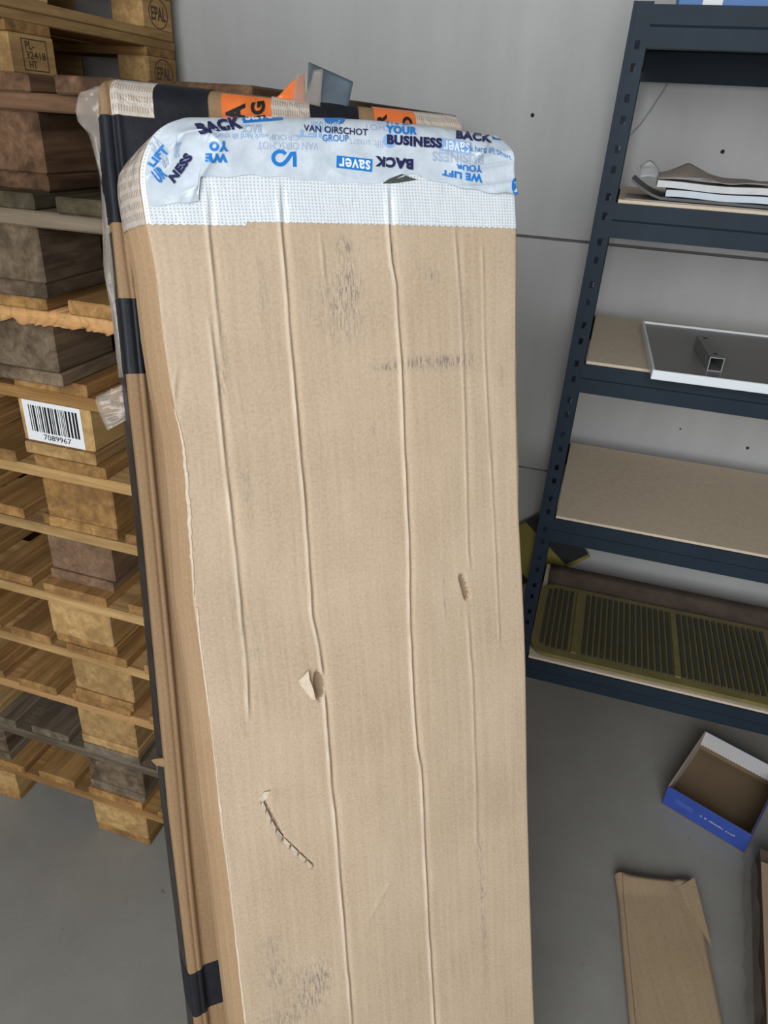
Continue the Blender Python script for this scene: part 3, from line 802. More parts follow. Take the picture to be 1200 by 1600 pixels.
txt('BA', [(250, 250), (262, 242), (264, 258), (256, 264)], 'ink_faint', .04, 4)
# S-shaped logo: thick stroke
def stroke_geo(pts, hw):
    P_ = [np.array(p, float) for p in pts]; vs_, fs = [], []
    for i, p in enumerate(P_):
        d_ = P_[min(i+1, len(P_)-1)]-P_[max(i-1, 0)]; d_ = d_/np.linalg.norm(d_); s_ = np.array([-d_[1], d_[0]])*hw
        vs_ += [tuple(p-s_), tuple(p+s_)]
        if i: k = 2*i; fs.append((k-2, k-1, k+1, k))
    return vs_, fs
loop = [(437+10.5*math.cos(a), 247+10.5*math.sin(a)) for a in np.linspace(math.radians(-35), math.radians(-310), 26)]
path = loop+[(448, 251), (452, 245), (455, 240), (459.5, 238.5), (460, 246), (460, 254), (460, 261)]
print_on('printed_emblem', stroke_geo(path, 2.9), None, bvA, .0010, M['ink_blue'], thA, mapper=lambda x, y: np.array([x, y]))
# dirt patch on the film
dp = [(597, 287), (607, 280), (617, 276), (628, 272), (640, 277), (652, 281), (640, 283), (622, 286), (608, 287)]
print_on('dirt_mark', ([(624, 280)]+dp, [(0, 1+i, 1+(i+1) % len(dp)) for i in range(len(dp))]), None, bvA, .0009, M['dirt'], thA, mapper=lambda x, y: np.array([x, y]))
# torn bright edge along the left corner
def ribbon(name, pts, widths, box_bvh, off, mat, parent, lift=.0):
    vs_, fs = [], []
    for i, (p, hw) in enumerate(zip(pts, widths)):
        row = []
        for s_, l in ((-1, 0), (0, lift), (1, 0)):
            r = ray(p[0]+s_*hw, p[1]); h = box_bvh.ray_cast(Vector(CP), Vector(_n(r)), 6)
            if h[0] is None: row = None; break
            row.append(h[0]-Vector(_n(r))*(off+l))
        if row is None: continue
        vs_ += row; k = len(vs_)-3
        if k >= 3: fs += [(k-3, k-2, k+1, k), (k-2, k-1, k+2, k+1)]
    return world_obj(name, mesh(name, vs_, fs, True), parent, mat)
bvBody = bvh_of([bodyA])
yy = np.linspace(640, 930, 90)
ex = np.interp(yy, [640, 690, 780, 860, 930], [273, 286, 294, 299, 303])
pts = [(x_+1.2*float(vnoise(y_*.13, 2.0)), y_) for x_, y_ in zip(ex, yy)]
ribbon('torn_edge', pts, [1.0+2.2*math.sin((y_-640)/290*math.pi)*(.8+.3*float(vnoise(y_*.2, 5.))) for y_ in yy], bvBody, .0010, M['fibre'], thA, .0012)
yy = np.linspace(950, 1120, 50)
pts = [(float(np.interp(y_, [950, 1000, 1060, 1120], [308, 312, 320, 328])), y_) for y_ in yy]
ribbon('torn_edge', pts, [1.4]*50, bvBody, .0008, M['fibre'], thA, .0006)
yy = np.linspace(1130, 1598, 120)
pts = [(float(np.interp(y_, [p[1] for p in left_pts], [p[0] for p in left_pts]))+2+1.0*float(vnoise(y_*.09, 8.0)), y_) for y_ in yy]
ribbon('torn_edge', pts, [.7+1.1*max(0, float(vnoise(y_*.035, 3.0)))+.9*max(0, (y_-1380)/220) for y_ in yy], bvBody, .0007, M['fibre'], thA, .0006)
# tears with lifted flaps
def flap(name, pix, lifts, mat, parent=thA, bv=None, thick=.0022):
    bv = bv or bvBody
    top, botv = [], []
    for (px, py), l in zip(pix, lifts):
        r = _n(ray(px, py)); h = bv.ray_cast(Vector(CP), Vector(r), 6)[0]
        top.append(h-Vector(r)*(.0008+l)); botv.append(h-Vector(r)*(.0008+l-thick if l > thick else .0002))
    n_ = len(top); fs = [tuple(range(n_)), tuple(range(2*n_-1, n_-1, -1))]+[(i, (i+1) % n_, n_+(i+1) % n_, n_+i) for i in range(n_)]
    return world_obj(name, mesh(name, top+botv, fs), parent, mat)
flap('torn_flap', [(466, 1064), (482, 1048), (484, 1062), (490, 1078), (493, 1094), (486, 1092), (477, 1080), (471, 1072)], [.001, .006, .008, .008, .006, .001, .0, .0], M['fibre'])
teeth = [(410, 1250), (417, 1266), (425, 1282), (433, 1296), (444, 1309), (456, 1321), (468, 1333), (480, 1344), (490, 1354)]
for i in range(8):
    (x0, y0), (x1, y1) = teeth[i], teeth[i+1]; s_ = 1-.07*i
    x1, y1 = x0+(x1-x0)*.78, y0+(y1-y0)*.78
    flap('torn_flap', [(x0, y0), (x1, y1), (x1-1, y1+7*s_), (x1-4, y1+11*s_), (x0-2, y0+9*s_)], [.0045*s_, .0035*s_, 0, 0, 0], M['fibre'])
flap('torn_flap', [(402, 1250), (412, 1238), (422, 1236), (418, 1246), (410, 1254)], [0, .002, .002, .001, .002], M['fibre'])
# loose sheet edges along the right side
yy = np.linspace(370, 1010, 120)
for k, (a_, o_) in enumerate(((2.5, 0.0), (4.5, 3.0))):
    vs_, fs = [], []
    for i, y_ in enumerate(yy):
        xr = float(np.interp(y_, [p[1] for p in right_pts], [p[0] for p in right_pts]))-1.5
        v_ = A.uv(xr, y_)[1]
        ext = (.002+.0022*k)*math.sin(math.pi*i/119)*(1+.5*float(vnoise(y_*.03+k*9, 3.3)))
        p0_ = A.pos(1.0, v_)-A.n*(.004+.008*k); p1_ = p0_+A.d2*ext+A.n*.002
        vs_ += [p0_, p1_, p1_-A.n*.002, p0_-A.n*.002]
        if i: b0 = 4*i; fs += [(b0-4+j, b0-4+(j+1) % 4, b0+(j+1) % 4, b0+j) for j in range(4)]
    world_obj('loose_liner', mesh('loose_liner', vs_, fs, True), thA, M['cardA'])

# ---- rear carton (B) with black, clear and orange tape, leaning on the pallets
dB = A.T+.006
B_pl = A_O-aN*dB
b_hi, b_lo = on_plane(176, 351, B_pl, aN), on_plane(304, 1597, B_pl, aN)
b1 = _n(b_lo-b_hi); b2 = _n(np.cross(aN, b1)); b2 = b2 if b2[0] > 0 else -b2
WB = float((on_plane(724, 200, B_pl, aN)-b_hi)@b2)
B = Box(b_hi, b1, b2, aN, WB, .056, 0.0, .022, .010, .007, .002, .0007, 11.0)
B.vtop = B.uv(325, 129)[1]
B.vbot = (b_hi[2]-(aN[2]*B.T)+min(0, b2[2]*WB))/(-b1[2])-.001
f_, v0_, v1_ = poly([(176, 351), (187, 465), (199, 586), (203, 631), (213, 720), (225, 834), (239, 990), (249, 1097), (265, 1275), (294, 1515), (304, 1597)], B)
B.edge_l = lambda v: np.where(v < v0_, 0, f_(np.clip(v, v0_, v1_)))
fcr, c0, c1 = poly([(196, 380), (208, 470), (227, 662), (244, 834), (269, 1097), (294, 1372), (310, 1519), (320, 1600)], B)
B.ridges.append((lambda v: fcr(v), lambda v: -.003*np.ones_like(v), .003))
B.extra = lambda u, v: .010*np.clip((u-fcr(v)-.001)/.006, 0, 1)**1*np.clip((v-v0_)/.05, 0, 1)
thB = empty('taped_carton', B.O+b1*B.vbot+b2*WB/2-aN*B.T/2); thB.location.z = 0
tag(thB, 'brown cardboard box with black and orange tape, squeezed between the front box and the pallets', 'box')
rowsB = np.concatenate([B.vtop+np.linspace(0, 1, 18)**1.6*.05, np.arange(B.vtop+.055, B.vbot, .012), [B.vbot]])
qfB = np.concatenate([np.linspace(0, .035, 16), np.linspace(.04, .12, 30), np.linspace(.13, 1, 90)])
bodyB = world_obj('carton_body', B.body('carton_body', rowsB, qfB), thB, M['cardB'])
def bq(px, py): return q_at(B, px, py)
def bstrip(name, x0, x1, yref, v0, v1, mat, off=.0008, ncol=14, nrow=20, jag=0.0):
    qa, qb = bq(x0, yref)[0], bq(x1, yref)[0]
    js = random.random()*9
    return world_obj(name, B.patch(name, np.linspace(qa, qb, ncol), v0, (lambda q: v1+jag*float(vnoise(q*80+js, 1.))), nrow, off), thB, M[mat])
vB = lambda px, py: B.uv(px, py)[1]
QN = np.concatenate([np.linspace(-1, -.02, 12), np.linspace(0, .035, 16), np.linspace(.04, .12, 30)])
qside = np.concatenate([QN, np.linspace(.13, .5, 30)])
o = world_obj('black_tape', B.patch('black_tape', qside, vB(180, 180), vB(200, 348), 30, .0009), thB, M['blacktape']); o['label'] = 'wide black tape around the upper corner'
world_obj('black_tape', B.patch('black_tape', np.concatenate([QN, np.linspace(.13, .3, 12)]), vB(200, 466), vB(210, 584), 16, .0009), thB, M['blacktape'])
world_obj('black_tape', B.patch('black_tape', np.concatenate([QN, np.linspace(.13, .3, 12)]), vB(310, 1519), vB(310, 1588), 10, .0009), thB, M['blacktape'])
world_obj('dark_edge_strip', B.patch('dark_edge_strip', np.linspace(-1, -.12, 6), vB(176, 360), B.vbot-.01, 60, .0006), thB, plain('dark_side_strip', (.035, .028, .024), .5, var=.4, vscale=30))  # dark brown strip running down the left side
bstrip('black_tape', 239, 324, 160, B.vtop, vB(300, 215), 'blacktape', .0014)
bstrip('clear_filament_tape', 173, 240, 160, B.vtop, vB(200, 181), 'filament_brown', .0012)
bstrip('orange_tape', 346, 424, 175, B.vtop+.008, vB(390, 215), 'orangetape', .0012)
bstrip('clear_filament_tape', 424, 484, 178, B.vtop+.004, vB(450, 220), 'filament_brown', .0012)
bstrip('black_tape', 484, 560, 182, B.vtop+.002, vB(520, 220), 'blacktape', .0018)
bstrip('orange_tape', 585, 650, 190, B.vtop+.003, vB(620, 225), 'orangetape', .0014)
bstrip('clear_filament_tape', 650, 722, 190, B.vtop+.002, vB(690, 225), 'filament_brown', .0010)
q0_, v_ = bq(198, 352); q1_, _ = bq(213, 352)
world_obj('clear_filament_tape', B.patch('clear_filament_tape', np.linspace(q0_, q1_, 8), vB(205, 350), vB(205, 400), 10, .0009), thB, M['filament_brown'])
bvB = bvh_of([c for c in bpy.data.objects if c.parent == thB])
def txtB(s, quad, mat='ink_black', bold=.03): return print_on('tape_lettering', text_tris(s, bold, 4), quad, bvB, .0010, M[mat], thB)
txtB('A', [(352, 191), (352, 165), (383, 162), (383, 188)], bold=.05)
txtB('NG', [(392, 203), (391, 161), (414, 158), (414, 200)], bold=.05)
txtB('BR', [(588, 214), (588, 178), (604, 179), (604, 214)], bold=.05)
txtB('D', [(628, 201), (628, 182), (644, 184), (644, 201)], bold=.05)
# loose tape ends standing up from the top edge
def sheet_px(name, pix_grid, depth_fn, mat, parent, uvs=True):
    """pix_grid rows x cols of photo pixels; depth_fn(i,j) = metres behind carton B's front plane"""
    g = np.array(pix_grid, float); P = np.zeros((*g.shape[:2], 3))
    for i in range(g.shape[0]):
        for j in range(g.shape[1]): P[i, j] = on_plane(g[i, j, 0], g[i, j, 1], B.O-aN*depth_fn(i, j), aN)
    uvv = np.stack(np.meshgrid(np.linspace(0, .06, g.shape[1]), np.linspace(0, .06, g.shape[0])), -1)
    me = grid_mesh(name, P, uvv, True); o = world_obj(name, me, parent, mat)
    s_ = o.modifiers.new('thick', 'SOLIDIFY'); s_.thickness = .0006
    return o
def quad_grid(TL, TR, BR, BL, nx, ny):
    return [[tuple(bil([TL, TR, BR, BL], x, 1-y)) for x in np.linspace(0, 1, nx)] for y in np.linspace(0, 1, ny)]
o = sheet_px('loose_tape_end', quad_grid((482, 97), (552, 128), (543, 172), (478, 172), 10, 8), lambda i, j: .006+.010*math.sin(j/9*3)*(1-i/8), M['greytape'], thB); o['label'] = 'grey tape end sticking up'
o = sheet_px('loose_tape_end', quad_grid((463, 113), (505, 108), (500, 170), (455, 165), 8, 8), lambda i, j: .003+.006*math.sin(j/7*3)*(1-i/8), M['clearfilm'], thB); o['label'] = 'clear tape end sticking up'
o = sheet_px('loose_tape_end', quad_grid((456, 128), (476, 114), (478, 160), (432, 153), 6, 6), lambda i, j: .008, M['orangetape'], thB); o['label'] = 'orange tape end sticking up'
# crumpled clear film at the upper left corner and down the side
def film(name, pts_out, pts_in, d0, d1, seed, amp_=.006, nx=7):
    g, n_ = [], len(pts_out)
    yy_ = np.linspace(0, 1, 40); t = np.linspace(0, 1, n_)
    ox = np.interp(yy_, t, [p[0] for p in pts_out]); oy = np.interp(yy_, t, [p[1] for p in pts_out])
    ix = np.interp(yy_, t, [p[0] for p in pts_in]); iy = np.interp(yy_, t, [p[1] for p in pts_in])
    for a, b, c_, d_ in zip(ox, oy, ix, iy): g.append([(a+(c_-a)*x, b+(d_-b)*x) for x in np.linspace(0, 1, nx)])
    o = sheet_px(name, g, lambda i, j: d0+(d1-d0)*j/(nx-1)+amp_*float(vnoise(i*.35+seed, j*.9+seed)), M['clearfilm'], thB)
    o['label'] = 'crumpled clear plastic film'; return o
film('plastic_film', [(150, 136), (124, 145), (118, 172), (122, 190), (140, 210), (158, 280), (160, 340), (162, 420), (176, 500), (186, 590)], [(172, 132), (165, 140), (160, 170), (158, 190), (163, 215), (172, 290), (177, 345), (185, 420), (192, 500), (200, 590)], .030, .010, 2.0)
film('plastic_film', [(150, 620), (149, 628), (157, 650), (168, 673)], [(196, 598), (200, 610), (201, 640), (200, 655)], .035, .03, 5.0, .003)
flapB = [(236, 1188), (248, 1184), (258, 1186), (266, 1196), (260, 1200), (244, 1196)]
P_ = [on_plane(px, py, B.O-aN*(.001 if px > 255 else .012), aN) for px, py in flapB]
me = mesh('torn_tab', P_+[p-aN*.0025 for p in P_], [tuple(range(6)), tuple(range(11, 5, -1))]+[(i, (i+1) % 6, 6+(i+1) % 6, 6+i) for i in range(6)])
world_obj('torn_tab', me, thB, M['cardB'])

# ------------------------------------------------------------------ steel rack
S = 1.1
rk_w, rk_n = to_wn(np.array([.3863, 1.4305, 0])*S)
hts = [HC+(h-1.58)*S for h in (1.779, 1.4792, 1.176, .815, .4058)]
BH, DEP, RW = .06*S, .4704*S, 1.15
rk = empty('steel_shelving_rack', R3(rk_w, rk_n, 0), -YAW)
tag(rk, 'dark blue-grey steel shelving rack with chipboard shelves against the wall', 'rack')
def post_mesh(mx, my):
    """slotted angle post, corner at origin, flanges along +x*mx and +y*my"""
    bm = bmesh.new(); Wd, th, Hh = .036, .0022, hts[0]+.004
    def bx_(x0, x1, y0, y1, z0, z1): add_box(bm, (x0+x1)/2*mx, (y0+y1)/2*my, (z0+z1)/2, x1-x0, y1-y0, z1-z0)
    slots = []; z = .03; k = 0
    while z < Hh-.05:
        slots.append((z, z+.014)); z += .036 if k % 2 == 0 else .050; k += 1
    for ax in (0, 1):
        def put(a0, a1, z0, z1):
            if ax == 0: bx_(a0, a1, 0, th, z0, z1)
            else: bx_(0, th, a0, a1, z0, z1)
        put(0, .0155, 0, Hh); put(.0245, Wd, 0, Hh)
        zz = 0
        for s0, s1 in slots: put(.0155, .0245, zz, s0); zz = s1
        put(.0155, .0245, zz, Hh)
    # rounded corner bead
    add_box(bm, .0035*mx, -.0008*my, Hh/2, .006, .0024, Hh)
    return bm_mesh('post', bm)
for (x, y, mx, my) in ((-.034, -.003, 1, 1), (RW+.034, -.003, -1, 1), (-.034, DEP, 1, -1), (RW+.034, DEP, -1, -1)):
    o = link('post', post_mesh(mx, my), rk, M['steel']); o.location = (x, y, 0)
def beam_mesh():
    prof = [(0, 0), (-.004, 0), (-.004, -.030), (-.0012, -.034), (-.0012, -BH), (.012, -BH), (.012, -BH+.002), (.0012, -BH+.002), (.0012, -.002), (.028, -.002), (.028, 0)]
    vs_ = [(x, y, z) for x in (0, RW) for (y, z) in prof]; k = len(prof)
    fs = [(i, (i+1) % k, k+(i+1) % k, k+i) for i in range(k)]+[tuple(range(k-1, -1, -1)), tuple(range(k, 2*k))]
    me = mesh('beam', vs_, fs); return me
bme = beam_mesh()
sme = box_mesh('side_beam', .004, DEP-.01, BH, .001)
chip = box_mesh('shelf_board', RW-.012, DEP-.004, .007, .001)
for i, h in enumerate(hts):
    o = link('beam', bme, rk, M['steel']); o.location = (0, 0, h)
    o = link('beam', bme, rk, M['steel']); o.location = (RW, DEP, h-(.0 if i else .022)); o.rotation_euler = (0, 0, math.pi)
    for x in (.0, RW): 
        o = link('side_beam', sme, rk, M['steel']); o.location = (x, DEP/2, h-BH/2)
    o = link('shelf_board', chip, rk, M['chip']); o.location = (RW/2, DEP/2, h+(.0036 if i else -.0062))
    if not i: o.scale = (.98, .86, 1)
def rk_pt(px, py, z):
    p = on_z(px, py, z); q = parent_inv(rk) @ Vector(p); return q.x, q.y
TOPS = [hts[0]-.0026]+[h+.0072 for h in hts[1:]]
RYAW = -YAW
def on_rack(x, y, z): return parent_mw(rk) @ Vector((x, y, z))

# blue carton with white cross on the top shelf
BLX = float((parent_inv(rk) @ Vector(on_plane(1059, 4, R3(rk_w, rk_n+.045), NV))).x)
t = empty('blue_carton', on_rack(BLX, .045, TOPS[0]), RYAW); tag(t, 'blue carton with a white cross on the top shelf of the rack', 'box')
bm = bmesh.new(); add_box(bm, .20, .10, .065, .40, .20, .13, .002); link('carton_body', bm_mesh('carton_body', bm), t, M['bluebox'])
bm = bmesh.new(); add_box(bm, .060, -.0006, .046, .076, .001, .026); add_box(bm, .060, -.0006, .046, .034, .001, .080)
link('cross_mark', bm_mesh('cross_mark', bm), t, M['label'])

# papers and folder on the second shelf
zz = TOPS[1]
def curved_sheet(name, L, Wd, th, fz, mat, seg_=24):
    xs_ = np.linspace(0, L, seg_); vs_, fs = [], []
    for x in xs_:
        z = fz(x/L)
        vs_ += [(x, 0, z), (x, Wd, z), (x, Wd, z+th), (x, 0, z+th)]
    for i in range(seg_-1):
        b0 = 4*i; fs += [(b0+j, b0+(j+1) % 4, b0+4+(j+1) % 4, b0+4+j) for j in range(4)]
    fs += [(3, 2, 1, 0), tuple(4*(seg_-1)+j for j in range(4))]
    return mesh(name, vs_, fs, False)
x0, y0 = rk_pt(985, 318, zz)
def thing_mesh(name, me, mat, x, y, z, rz, label, cat, group=None):
    o = link(name, me, None, mat); o.location = on_rack(x, y, z); o.rotation_euler = (0, 0, RYAW+rz); tag(o, label, cat, group); return o
thing_mesh('paper_sheet', curved_sheet('paper_sheet', .30, .17, .002, lambda t: 0.0, None), M['papertan'], x0-.012, .016, zz, math.radians(-1), 'flat pale sheet lying under the dark folder on the second shelf', 'paper')
thing_mesh('document_folder', curved_sheet('document_folder', .36, .20, .005, lambda t: .030*max(0, (.18-t)/.18)**1.5+.001, None), M['folder'], x0-.006, .022, zz+.003, math.radians(-2), 'dark folder with upturned left edge under the papers on the second shelf', 'folder')
thing_mesh('paper_pad', curved_sheet('paper_pad', .205, .14, .012, lambda t: .001*math.sin(t*9), None), M['paperblue'], x0+.065, .028, zz+.0105, math.radians(-2), 'cool white paper pad on the dark folder, lowest of the papers', 'paper')
thing_mesh('paper_pad', curved_sheet('paper_pad', .22, .15, .012, lambda t: .0015*math.sin(t*7+1), None), M['paper'], x0+.045, .026, zz+.0255, math.radians(-1), 'folded white paper pad on top of the cool white one', 'paper')
def crumple(nm, L, Wd, fz, seed):
    nx, ny = 26, 12; P = np.zeros((ny, nx, 3))
    for j in range(ny):
        for i in range(nx):
            t, s_ = i/(nx-1), j/(ny-1); P[j, i] = (t*L, s_*Wd, fz(t, s_)+.003*float(vnoise(t*5+seed, s_*4)))
    return grid_mesh(nm, P, None, False)
o = thing_mesh('crumpled_paper', crumple('crumpled_paper', .215, .15, lambda t, s_: .004+.026*max(0, s_)*math.exp(-(abs(t-.26)/.17)**1.2)+.002*math.sin(t*8), 3.), M['papertan'], x0+.045, .027, zz+.041, math.radians(-1), 'crumpled tan paper lying on top of the white pads', 'paper')
o.modifiers.new('t', 'SOLIDIFY').thickness = .001
o = thing_mesh('crumpled_paper', crumple('crumpled_paper', .09, .06, lambda t, s_: .030+.012*math.sin(t*6)*s_+.02*s_*(1-t), 8.), M['paper'], x0+.012, .185, zz+.009, math.radians(4), 'small crumpled whitish paper behind the left end of the pads', 'paper')
o.modifiers.new('t', 'SOLIDIFY').thickness = .001

# white enamel tray panel with a square steel tube on the third shelf
zz = TOPS[2]
fl_ = rk_pt(1020, 578, zz+.02); rl_ = rk_pt(996, 500, zz+.02); frr = rk_pt(1200, 601, zz+.02)
ang = math.atan2(frr[1]-fl_[1], frr[0]-fl_[0]); dpt = math.hypot(rl_[0]-fl_[0], rl_[1]-fl_[1]); side_ang = math.atan2(rl_[1]-fl_[1], rl_[0]-fl_[0])
t = empty('white_tray_panel', on_rack(fl_[0], fl_[1], zz), RYAW+ang); tag(t, 'shallow white metal tray panel lying on the third shelf, sticking out at the front', 'panel')
LT, DT, HTt = .62, dpt, .020
bm = bmesh.new(); add_box(bm, LT/2, DT/2, .0135, LT-.004, DT-.004, .003); link('panel_face', bm_mesh('panel_face', bm), t, M['panelgrey'])
for nm, c_, s_ in (('rim', (LT/2, .003, HTt/2), (LT, .006, HTt)), ('rim', (LT/2, DT-.003, HTt/2), (LT, .006, HTt)), ('rim', (.003, DT/2, HTt/2), (.006, DT-.012, HTt)), ('rim', (LT-.003, DT/2, HTt/2), (.006, DT-.012, HTt))):
    link(nm, box_mesh(nm, *s_, .0012), t, M['white']).location = c_
# tube
zt = zz+.0152
ta = parent_inv(t) @ Vector(on_z(1104, 579, zt)); tb = parent_inv(t) @ Vector(on_z(1076, 530, zt))
tl = math.hypot(tb.x-ta.x, tb.y-ta.y); tang = math.atan2(tb.y-ta.y, tb.x-ta.x)-math.pi/2
tt = empty('square_steel_tube', on_rack(0, 0, zt), RYAW+ang+tang); tt.location = parent_mw(t) @ Vector((ta.x, ta.y, .0152))
tag(tt, 'short galvanised square steel tube lying in the white tray panel', 'tube')
sq, th = .030, .002; L_ = max(.12, min(tl, .19))
bm = bmesh.new()
for (cx, cz, sx_, sz_) in ((sq/2, th/2, sq, th), (sq/2, sq-th/2, sq, th), (th/2, sq/2, th, sq-2*th), (sq-th/2, sq/2, th, sq-2*th)): add_box(bm, cx, L_/2, cz, sx_, L_, sz_)
link('tube_wall', bm_mesh('tube_wall', bm), tt, M['galv'])
bm = bmesh.new(); add_box(bm, sq/2, L_*.5, sq/2, sq-2*th-.0005, .002, sq-2*th-.0005); link('bore_shade', bm_mesh('bore_shade', bm), tt, M['dark'])  # black plate added to stand in for the shade inside the tube
for y_ in (.03, L_-.02):
    bm = bmesh.new(); bmesh.ops.create_cone(bm, cap_ends=True, segments=12, radius1=.0045, radius2=.0045, depth=.001); o = link('bolt_hole', bm_mesh('bolt_hole', bm), tt, M['dark']); o.location = (sq/2, y_, sq+.0004)

# cardboard sheet and ribbed yellow mat on the bottom shelf
zz = TOPS[4]
P = np.zeros((14, 30, 3))
for j in range(14):
    for i in range(30):
        x = .02+1.08*i/29; y = .03+(DEP-.05)*j/13
        P[j, i] = (x, y, .0+.012*max(0, (j-10)/3)**1.3)
me = grid_mesh('cardboard_sheet', P, None, True)
o = link('cardboard_sheet', me, None, M['bag']); o.location = on_rack(0, 0, zz); o.rotation_euler = (0, 0, RYAW); o.modifiers.new('t', 'SOLIDIFY').thickness = .003
o.modifiers['t'].offset = 1
tag(o, 'brown cardboard sheet with raised rear edge under the ribbed mat on the bottom shelf', 'cardboard')
t = empty('ribbed_mat', on_rack(.004, .012, zz+.0034), RYAW); tag(t, 'yellow framed ribbed dark mat lying on the bottom shelf', 'mat')
ML, MD, rc = 1.08, .36, .05
def rrect(x0, y0, x1, y1, r, n_=8):
    out = []
    for cx, cy, a0 in ((x1-r, y1-r, 0), (x0+r, y1-r, 90), (x0+r, y0+r, 180), (x1-r, y0+r, 270)):
        for k in range(n_+1): a = math.radians(a0+90*k/n_); out.append((cx+r*math.cos(a), cy+r*math.sin(a)))
    return out
pr = rrect(0, 0, ML, MD, rc); k = len(pr)
me = mesh('mat_frame', [(x, y, 0) for x, y in pr]+[(x, y, .012) for x, y in pr], [tuple(range(k-1, -1, -1)), tuple(range(k, 2*k))]+[(i, (i+1) % k, k+(i+1) % k, k+i) for i in range(k)])
link('mat_frame', me, t, M['yellow'])
bars = [.12, .40, .68, .96]
bm = bmesh.new(); x = .03
while x < ML-.03:
    if min(abs(x-b_) for b_ in bars) > .014:
        edge = max(0, .05-x)*.5
        add_box(bm, x, MD/2, .0135, .0100, MD-.056-edge*2, .006)
    x += .0168
o = link('ribs', bm_mesh('ribs', bm), t, M['olive']); o['kind'] = 'stuff'
for b_ in bars:
    bm = bmesh.new(); add_box(bm, b_, MD/2, .0145, .016, MD-.05, .005, .001); link('cross_bar', bm_mesh('cross_bar', bm), t, M['yellow'])

# hazard-striped board leaning on the wall behind the rack's left rear corner
hb = R3(rk_w, N_WALL-.03, 0)
hp = lambda px, py: on_plane(px, py, hb, NV)
c_lo = hp(848, 902); c_r = hp(922, 868)
hd = _n(c_r-c_lo); hu = _n(np.cross(hd, NV)); hu = hu if hu[2] > 0 else -hu
t = empty('hazard_board', tuple(c_lo)); tag(t, 'yellow and black striped board wedged between the rack and the wall at lower left', 'sign')
Lw = float(np.linalg.norm(c_r-c_lo)); Hh = .22
xm = float((hp(886, 882)-c_lo)@hd); sh = .03
for k_, (a, b_, mt, me_) in enumerate(((-.17, -.045, 'hazblack', 'hazyellow'), (-.045, xm, 'hazyellow', 'hazblack'), (xm, Lw, 'hazblack', 'hazyellow'))):
    q = [(a, .012), (b_, .012), (b_-sh*(b_ < Lw), Hh), (a-sh*(k_ > 0), Hh)]
    for nm, qq, mm in (('stripe', q, mt), ('edge_strip', [(a, 0), (b_, 0), (b_, .012), (a, .012)], me_)):
        V_ = [hd*x+hu*y for x, y in qq]; V_ = V_+[v-NV*.012 for v in V_]
        me = mesh(nm, V_, [(3, 2, 1, 0), (4, 5, 6, 7)]+[(j, (j+1) % 4, 4+(j+1) % 4, 4+j) for j in range(4)])
        link(nm, me, t, M[mm])

# ------------------------------------------------------------------ things on the floor at the right
# open blue shoe-box style tray
fl3 = on_z(1033.7, 1256, 0); fr3 = on_z(1162, 1333.7, 0)
dx_ = _n(fr3-fl3); dyv = np.array([-dx_[1], dx_[0], 0]); Lf = float(np.linalg.norm(fr3-fl3)); Ls, Hb = .275, .068
t = empty('open_carton_tray', tuple(fl3), math.atan2(dx_[1], dx_[0])); tag(t, 'open shallow cardboard box, blue outside and brown inside, on the floor', 'box')
bm = bmesh.new(); add_box(bm, Lf/2, Ls/2, .0015, Lf, Ls, .003); link('bottom', bm_mesh('bottom', bm), t, M['browncard'])
def wallpiece(nm, cx, cy, sx_, sy_, mo, mi, inx, iny):
    o = link(nm, box_mesh(nm, sx_, sy_, Hb-.003, .0006), t, mo); o.location = (cx, cy, (Hb+.003)/2)
    i_ = link('inner_lining', box_mesh('inner_lining', sx_ if sx_ > .01 else .0012, sy_ if sy_ > .01 else .0012, Hb-.004, 0), t, mi)
    i_.location = (cx+inx*.0020, cy+iny*.0020, (Hb+.003)/2)
wallpiece('side_wall', Lf/2, .0015, Lf, .003, M['bluecard'], M['browncard'], 0, 1)
wallpiece('side_wall', Lf/2, Ls-.0015, Lf, .003, M['bluebox'], M['browncard'], 0, -1)
wallpiece('side_wall', .0015, Ls/2, .003, Ls-.006, M['creamcard'], M['creamcard'], 1, 0)
wallpiece('side_wall', Lf-.0015, Ls/2, .003, Ls-.006, M['bluecard'], M['browncard'], -1, 0)
# white serrated fold-over flap along the back wall
n_ = 26; vs_, fs = [], []
for i in range(n_*2+1):
    x = .004+(Lf-.008)*i/(n_*2); vs_ += [(x, Ls-.0048, Hb+.001), (x, Ls-.0050-.010, Hb-.040-(.003 if i % 2 else 0))]
    if i: b0 = 2*i; fs.append((b0-2, b0-1, b0+1, b0))
link('serrated_flap', mesh('serrated_flap', vs_, fs), t, M['whitecard'])
# small pale print on the blue front (too small to read)
rb = random.Random(5); vs_, fs = [], []
x = Lf*.44
while x < Lf*.84:
    wd = rb.uniform(.002, .006); hh = rb.uniform(.003, .006); k = len(vs_)
    vs_ += [(x, -.0006, .034), (x+wd, -.0006, .034), (x+wd, -.0006, .034+hh), (x, -.0006, .034+hh)]; fs.append((k, k+1, k+2, k+3)); x += wd+rb.choice([.001, .001, .006])
link('small_print', mesh('small_print', vs_, fs), t, plain('pale_print', (.35, .38, .55), .5))
me = mesh('faded_logo', [(Lf*.14, -.0006, .030), (Lf*.36, -.0006, .030), (Lf*.34, -.0006, .046), (Lf*.12, -.0006, .046)], [(0, 1, 2, 3)])
link('faded_logo', me, t, plain('faded_print', (.06, .11, .38), .5))

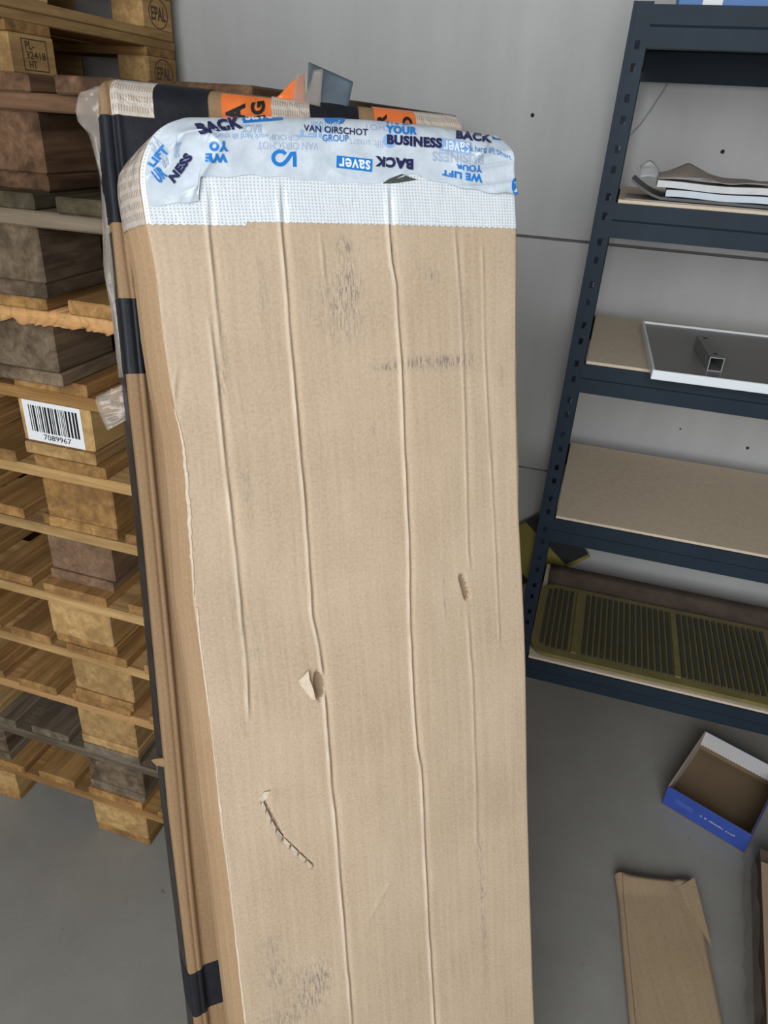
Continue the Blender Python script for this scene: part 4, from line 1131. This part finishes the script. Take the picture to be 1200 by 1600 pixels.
# flattened cardboard sleeve on the floor
c4 = [on_z(972, 1362, .03), on_z(1084, 1369, .03), on_z(1146, 1665, .03), on_z(1002, 1665, .03)]
t = empty('flattened_cardboard', tuple((c4[0]+c4[2])/2)); t.location.z = 0; tag(t, 'flattened brown cardboard piece with a folded corner lying on the floor', 'cardboard')
org = np.array(t.location)
nx, ny = 24, 40; P = np.zeros((ny, nx, 3))
for j in range(ny):
    for i in range(nx):
        s_, u_ = i/(nx-1), j/(ny-1)
        p = (c4[0]*(1-s_)+c4[1]*s_)*(1-u_)+(c4[3]*(1-s_)+c4[2]*s_)*u_
        notch = .022*math.sin(math.pi*s_)*max(0, 1-u_*9) * (1 if s_ < .75 else .4)
        z = .014+.004*math.exp(-(s_/.06)**2)+.004*math.sin(s_*3)+.010*max(0, 1-u_*8)*(1-s_)
        crease = .0025*math.exp(-((s_-.68-u_*1.6)/.025)**2) if u_ < .22 else 0
        p = p+(c4[3]-c4[0])*notch; P[j, i] = (p[0]-org[0], p[1]-org[1], z-crease)
o = link('top_sheet', grid_mesh('top_sheet', P, None, True), t, M['cardF']); sm = o.modifiers.new('t', 'SOLIDIFY'); sm.thickness = .004; sm.offset = -1
P2 = P.copy(); P2[..., 2] = .002+.0*P2[..., 2]; P2[..., 0] -= .004
o = link('bottom_sheet', grid_mesh('bottom_sheet', P2, None, True), t, M['cardF']); sm = o.modifiers.new('t', 'SOLIDIFY'); sm.thickness = .004; sm.offset = 1
# folded left edge joining the two sheets
vs_, fs = [], []
for j in range(ny):
    a = P[j, 0]; b_ = P2[j, 0]
    for k_ in range(7):
        an = math.pi*(k_/6); zc = (a[2]+b_[2])/2; rr_ = (a[2]-b_[2])/2
        vs_.append((a[0]-rr_*1.0*math.sin(an)+(b_[0]-a[0])*k_/6, a[1], zc+rr_*math.cos(an)))
    if j: b0 = 7*j; fs += [(b0-7+k_, b0-6+k_, b0+1+k_, b0+k_) for k_ in range(6)]
link('folded_edge', mesh('folded_edge', vs_, fs, True), t, M['cardF'])

fc = [on_z(1056, 1388, .02), on_z(1085, 1371, .028), on_z(1112, 1478, .021)]
V_ = [p-org for p in fc]; V_ = V_+[v-np.array([0, 0, .003]) for v in V_]
link('folded_corner', mesh('folded_corner', V_, [(0, 2, 1), (3, 4, 5), (0, 1, 4, 3), (1, 2, 5, 4), (2, 0, 3, 5)]), t, M['cardF'])
# film-wrapped carton at the right edge
e0_ = on_z(1170, 1356, 0); e1_ = on_z(1176, 1640, 0)
dL = _n(e1_-e0_); Ll = .75; dR = np.array([-dL[1], dL[0], 0]); dR = dR if dR[0] > 0 else -dR
t = empty('wrapped_carton', tuple(e0_), 0); tag(t, 'dark brown film-wrapped cardboard package on the floor at the right edge', 'box')
Hw = .075
def boxp(nm, a0, a1, b0, b1, z0, z1, mat):
    V_ = []
    for z in (z0, z1):
        for a, b_ in ((a0, b0), (a1, b0), (a1, b1), (a0, b1)): q = dL*a+dR*b_; V_.append((q[0], q[1], z))
    me = mesh(nm, V_, [(3, 2, 1, 0), (4, 5, 6, 7)]+[(i, (i+1) % 4, 4+(i+1) % 4, 4+i) for i in range(4)])
    bm = bmesh.new(); bm.from_mesh(me); bmesh.ops.recalc_face_normals(bm, faces=bm.faces); bm.to_mesh(me); bm.free()
    return link(nm, me, t, mat)
boxp('carton_body', 0, Ll, .004, .30, 0, Hw, M['bag'])
boxp('lid_flap', .04, Ll, .004, .30, Hw, Hw+.004, M['cardF'])
nx, ny = 8, 40; P = np.zeros((ny, nx, 3))
for j in range(ny):
    for i in range(nx):
        a = -.02+Ll*j/(ny-1); s_ = i/(nx-1)
        q = dL*a+dR*(-.012+.006*s_+.006*float(vnoise(a*30, s_*3))); P[j, i] = (q[0], q[1], .003+(Hw+.002)*s_)
o = link('plastic_film', grid_mesh('plastic_film', P, None, True), t, M['clearfilm']); o['label'] = 'crumpled clear plastic film'
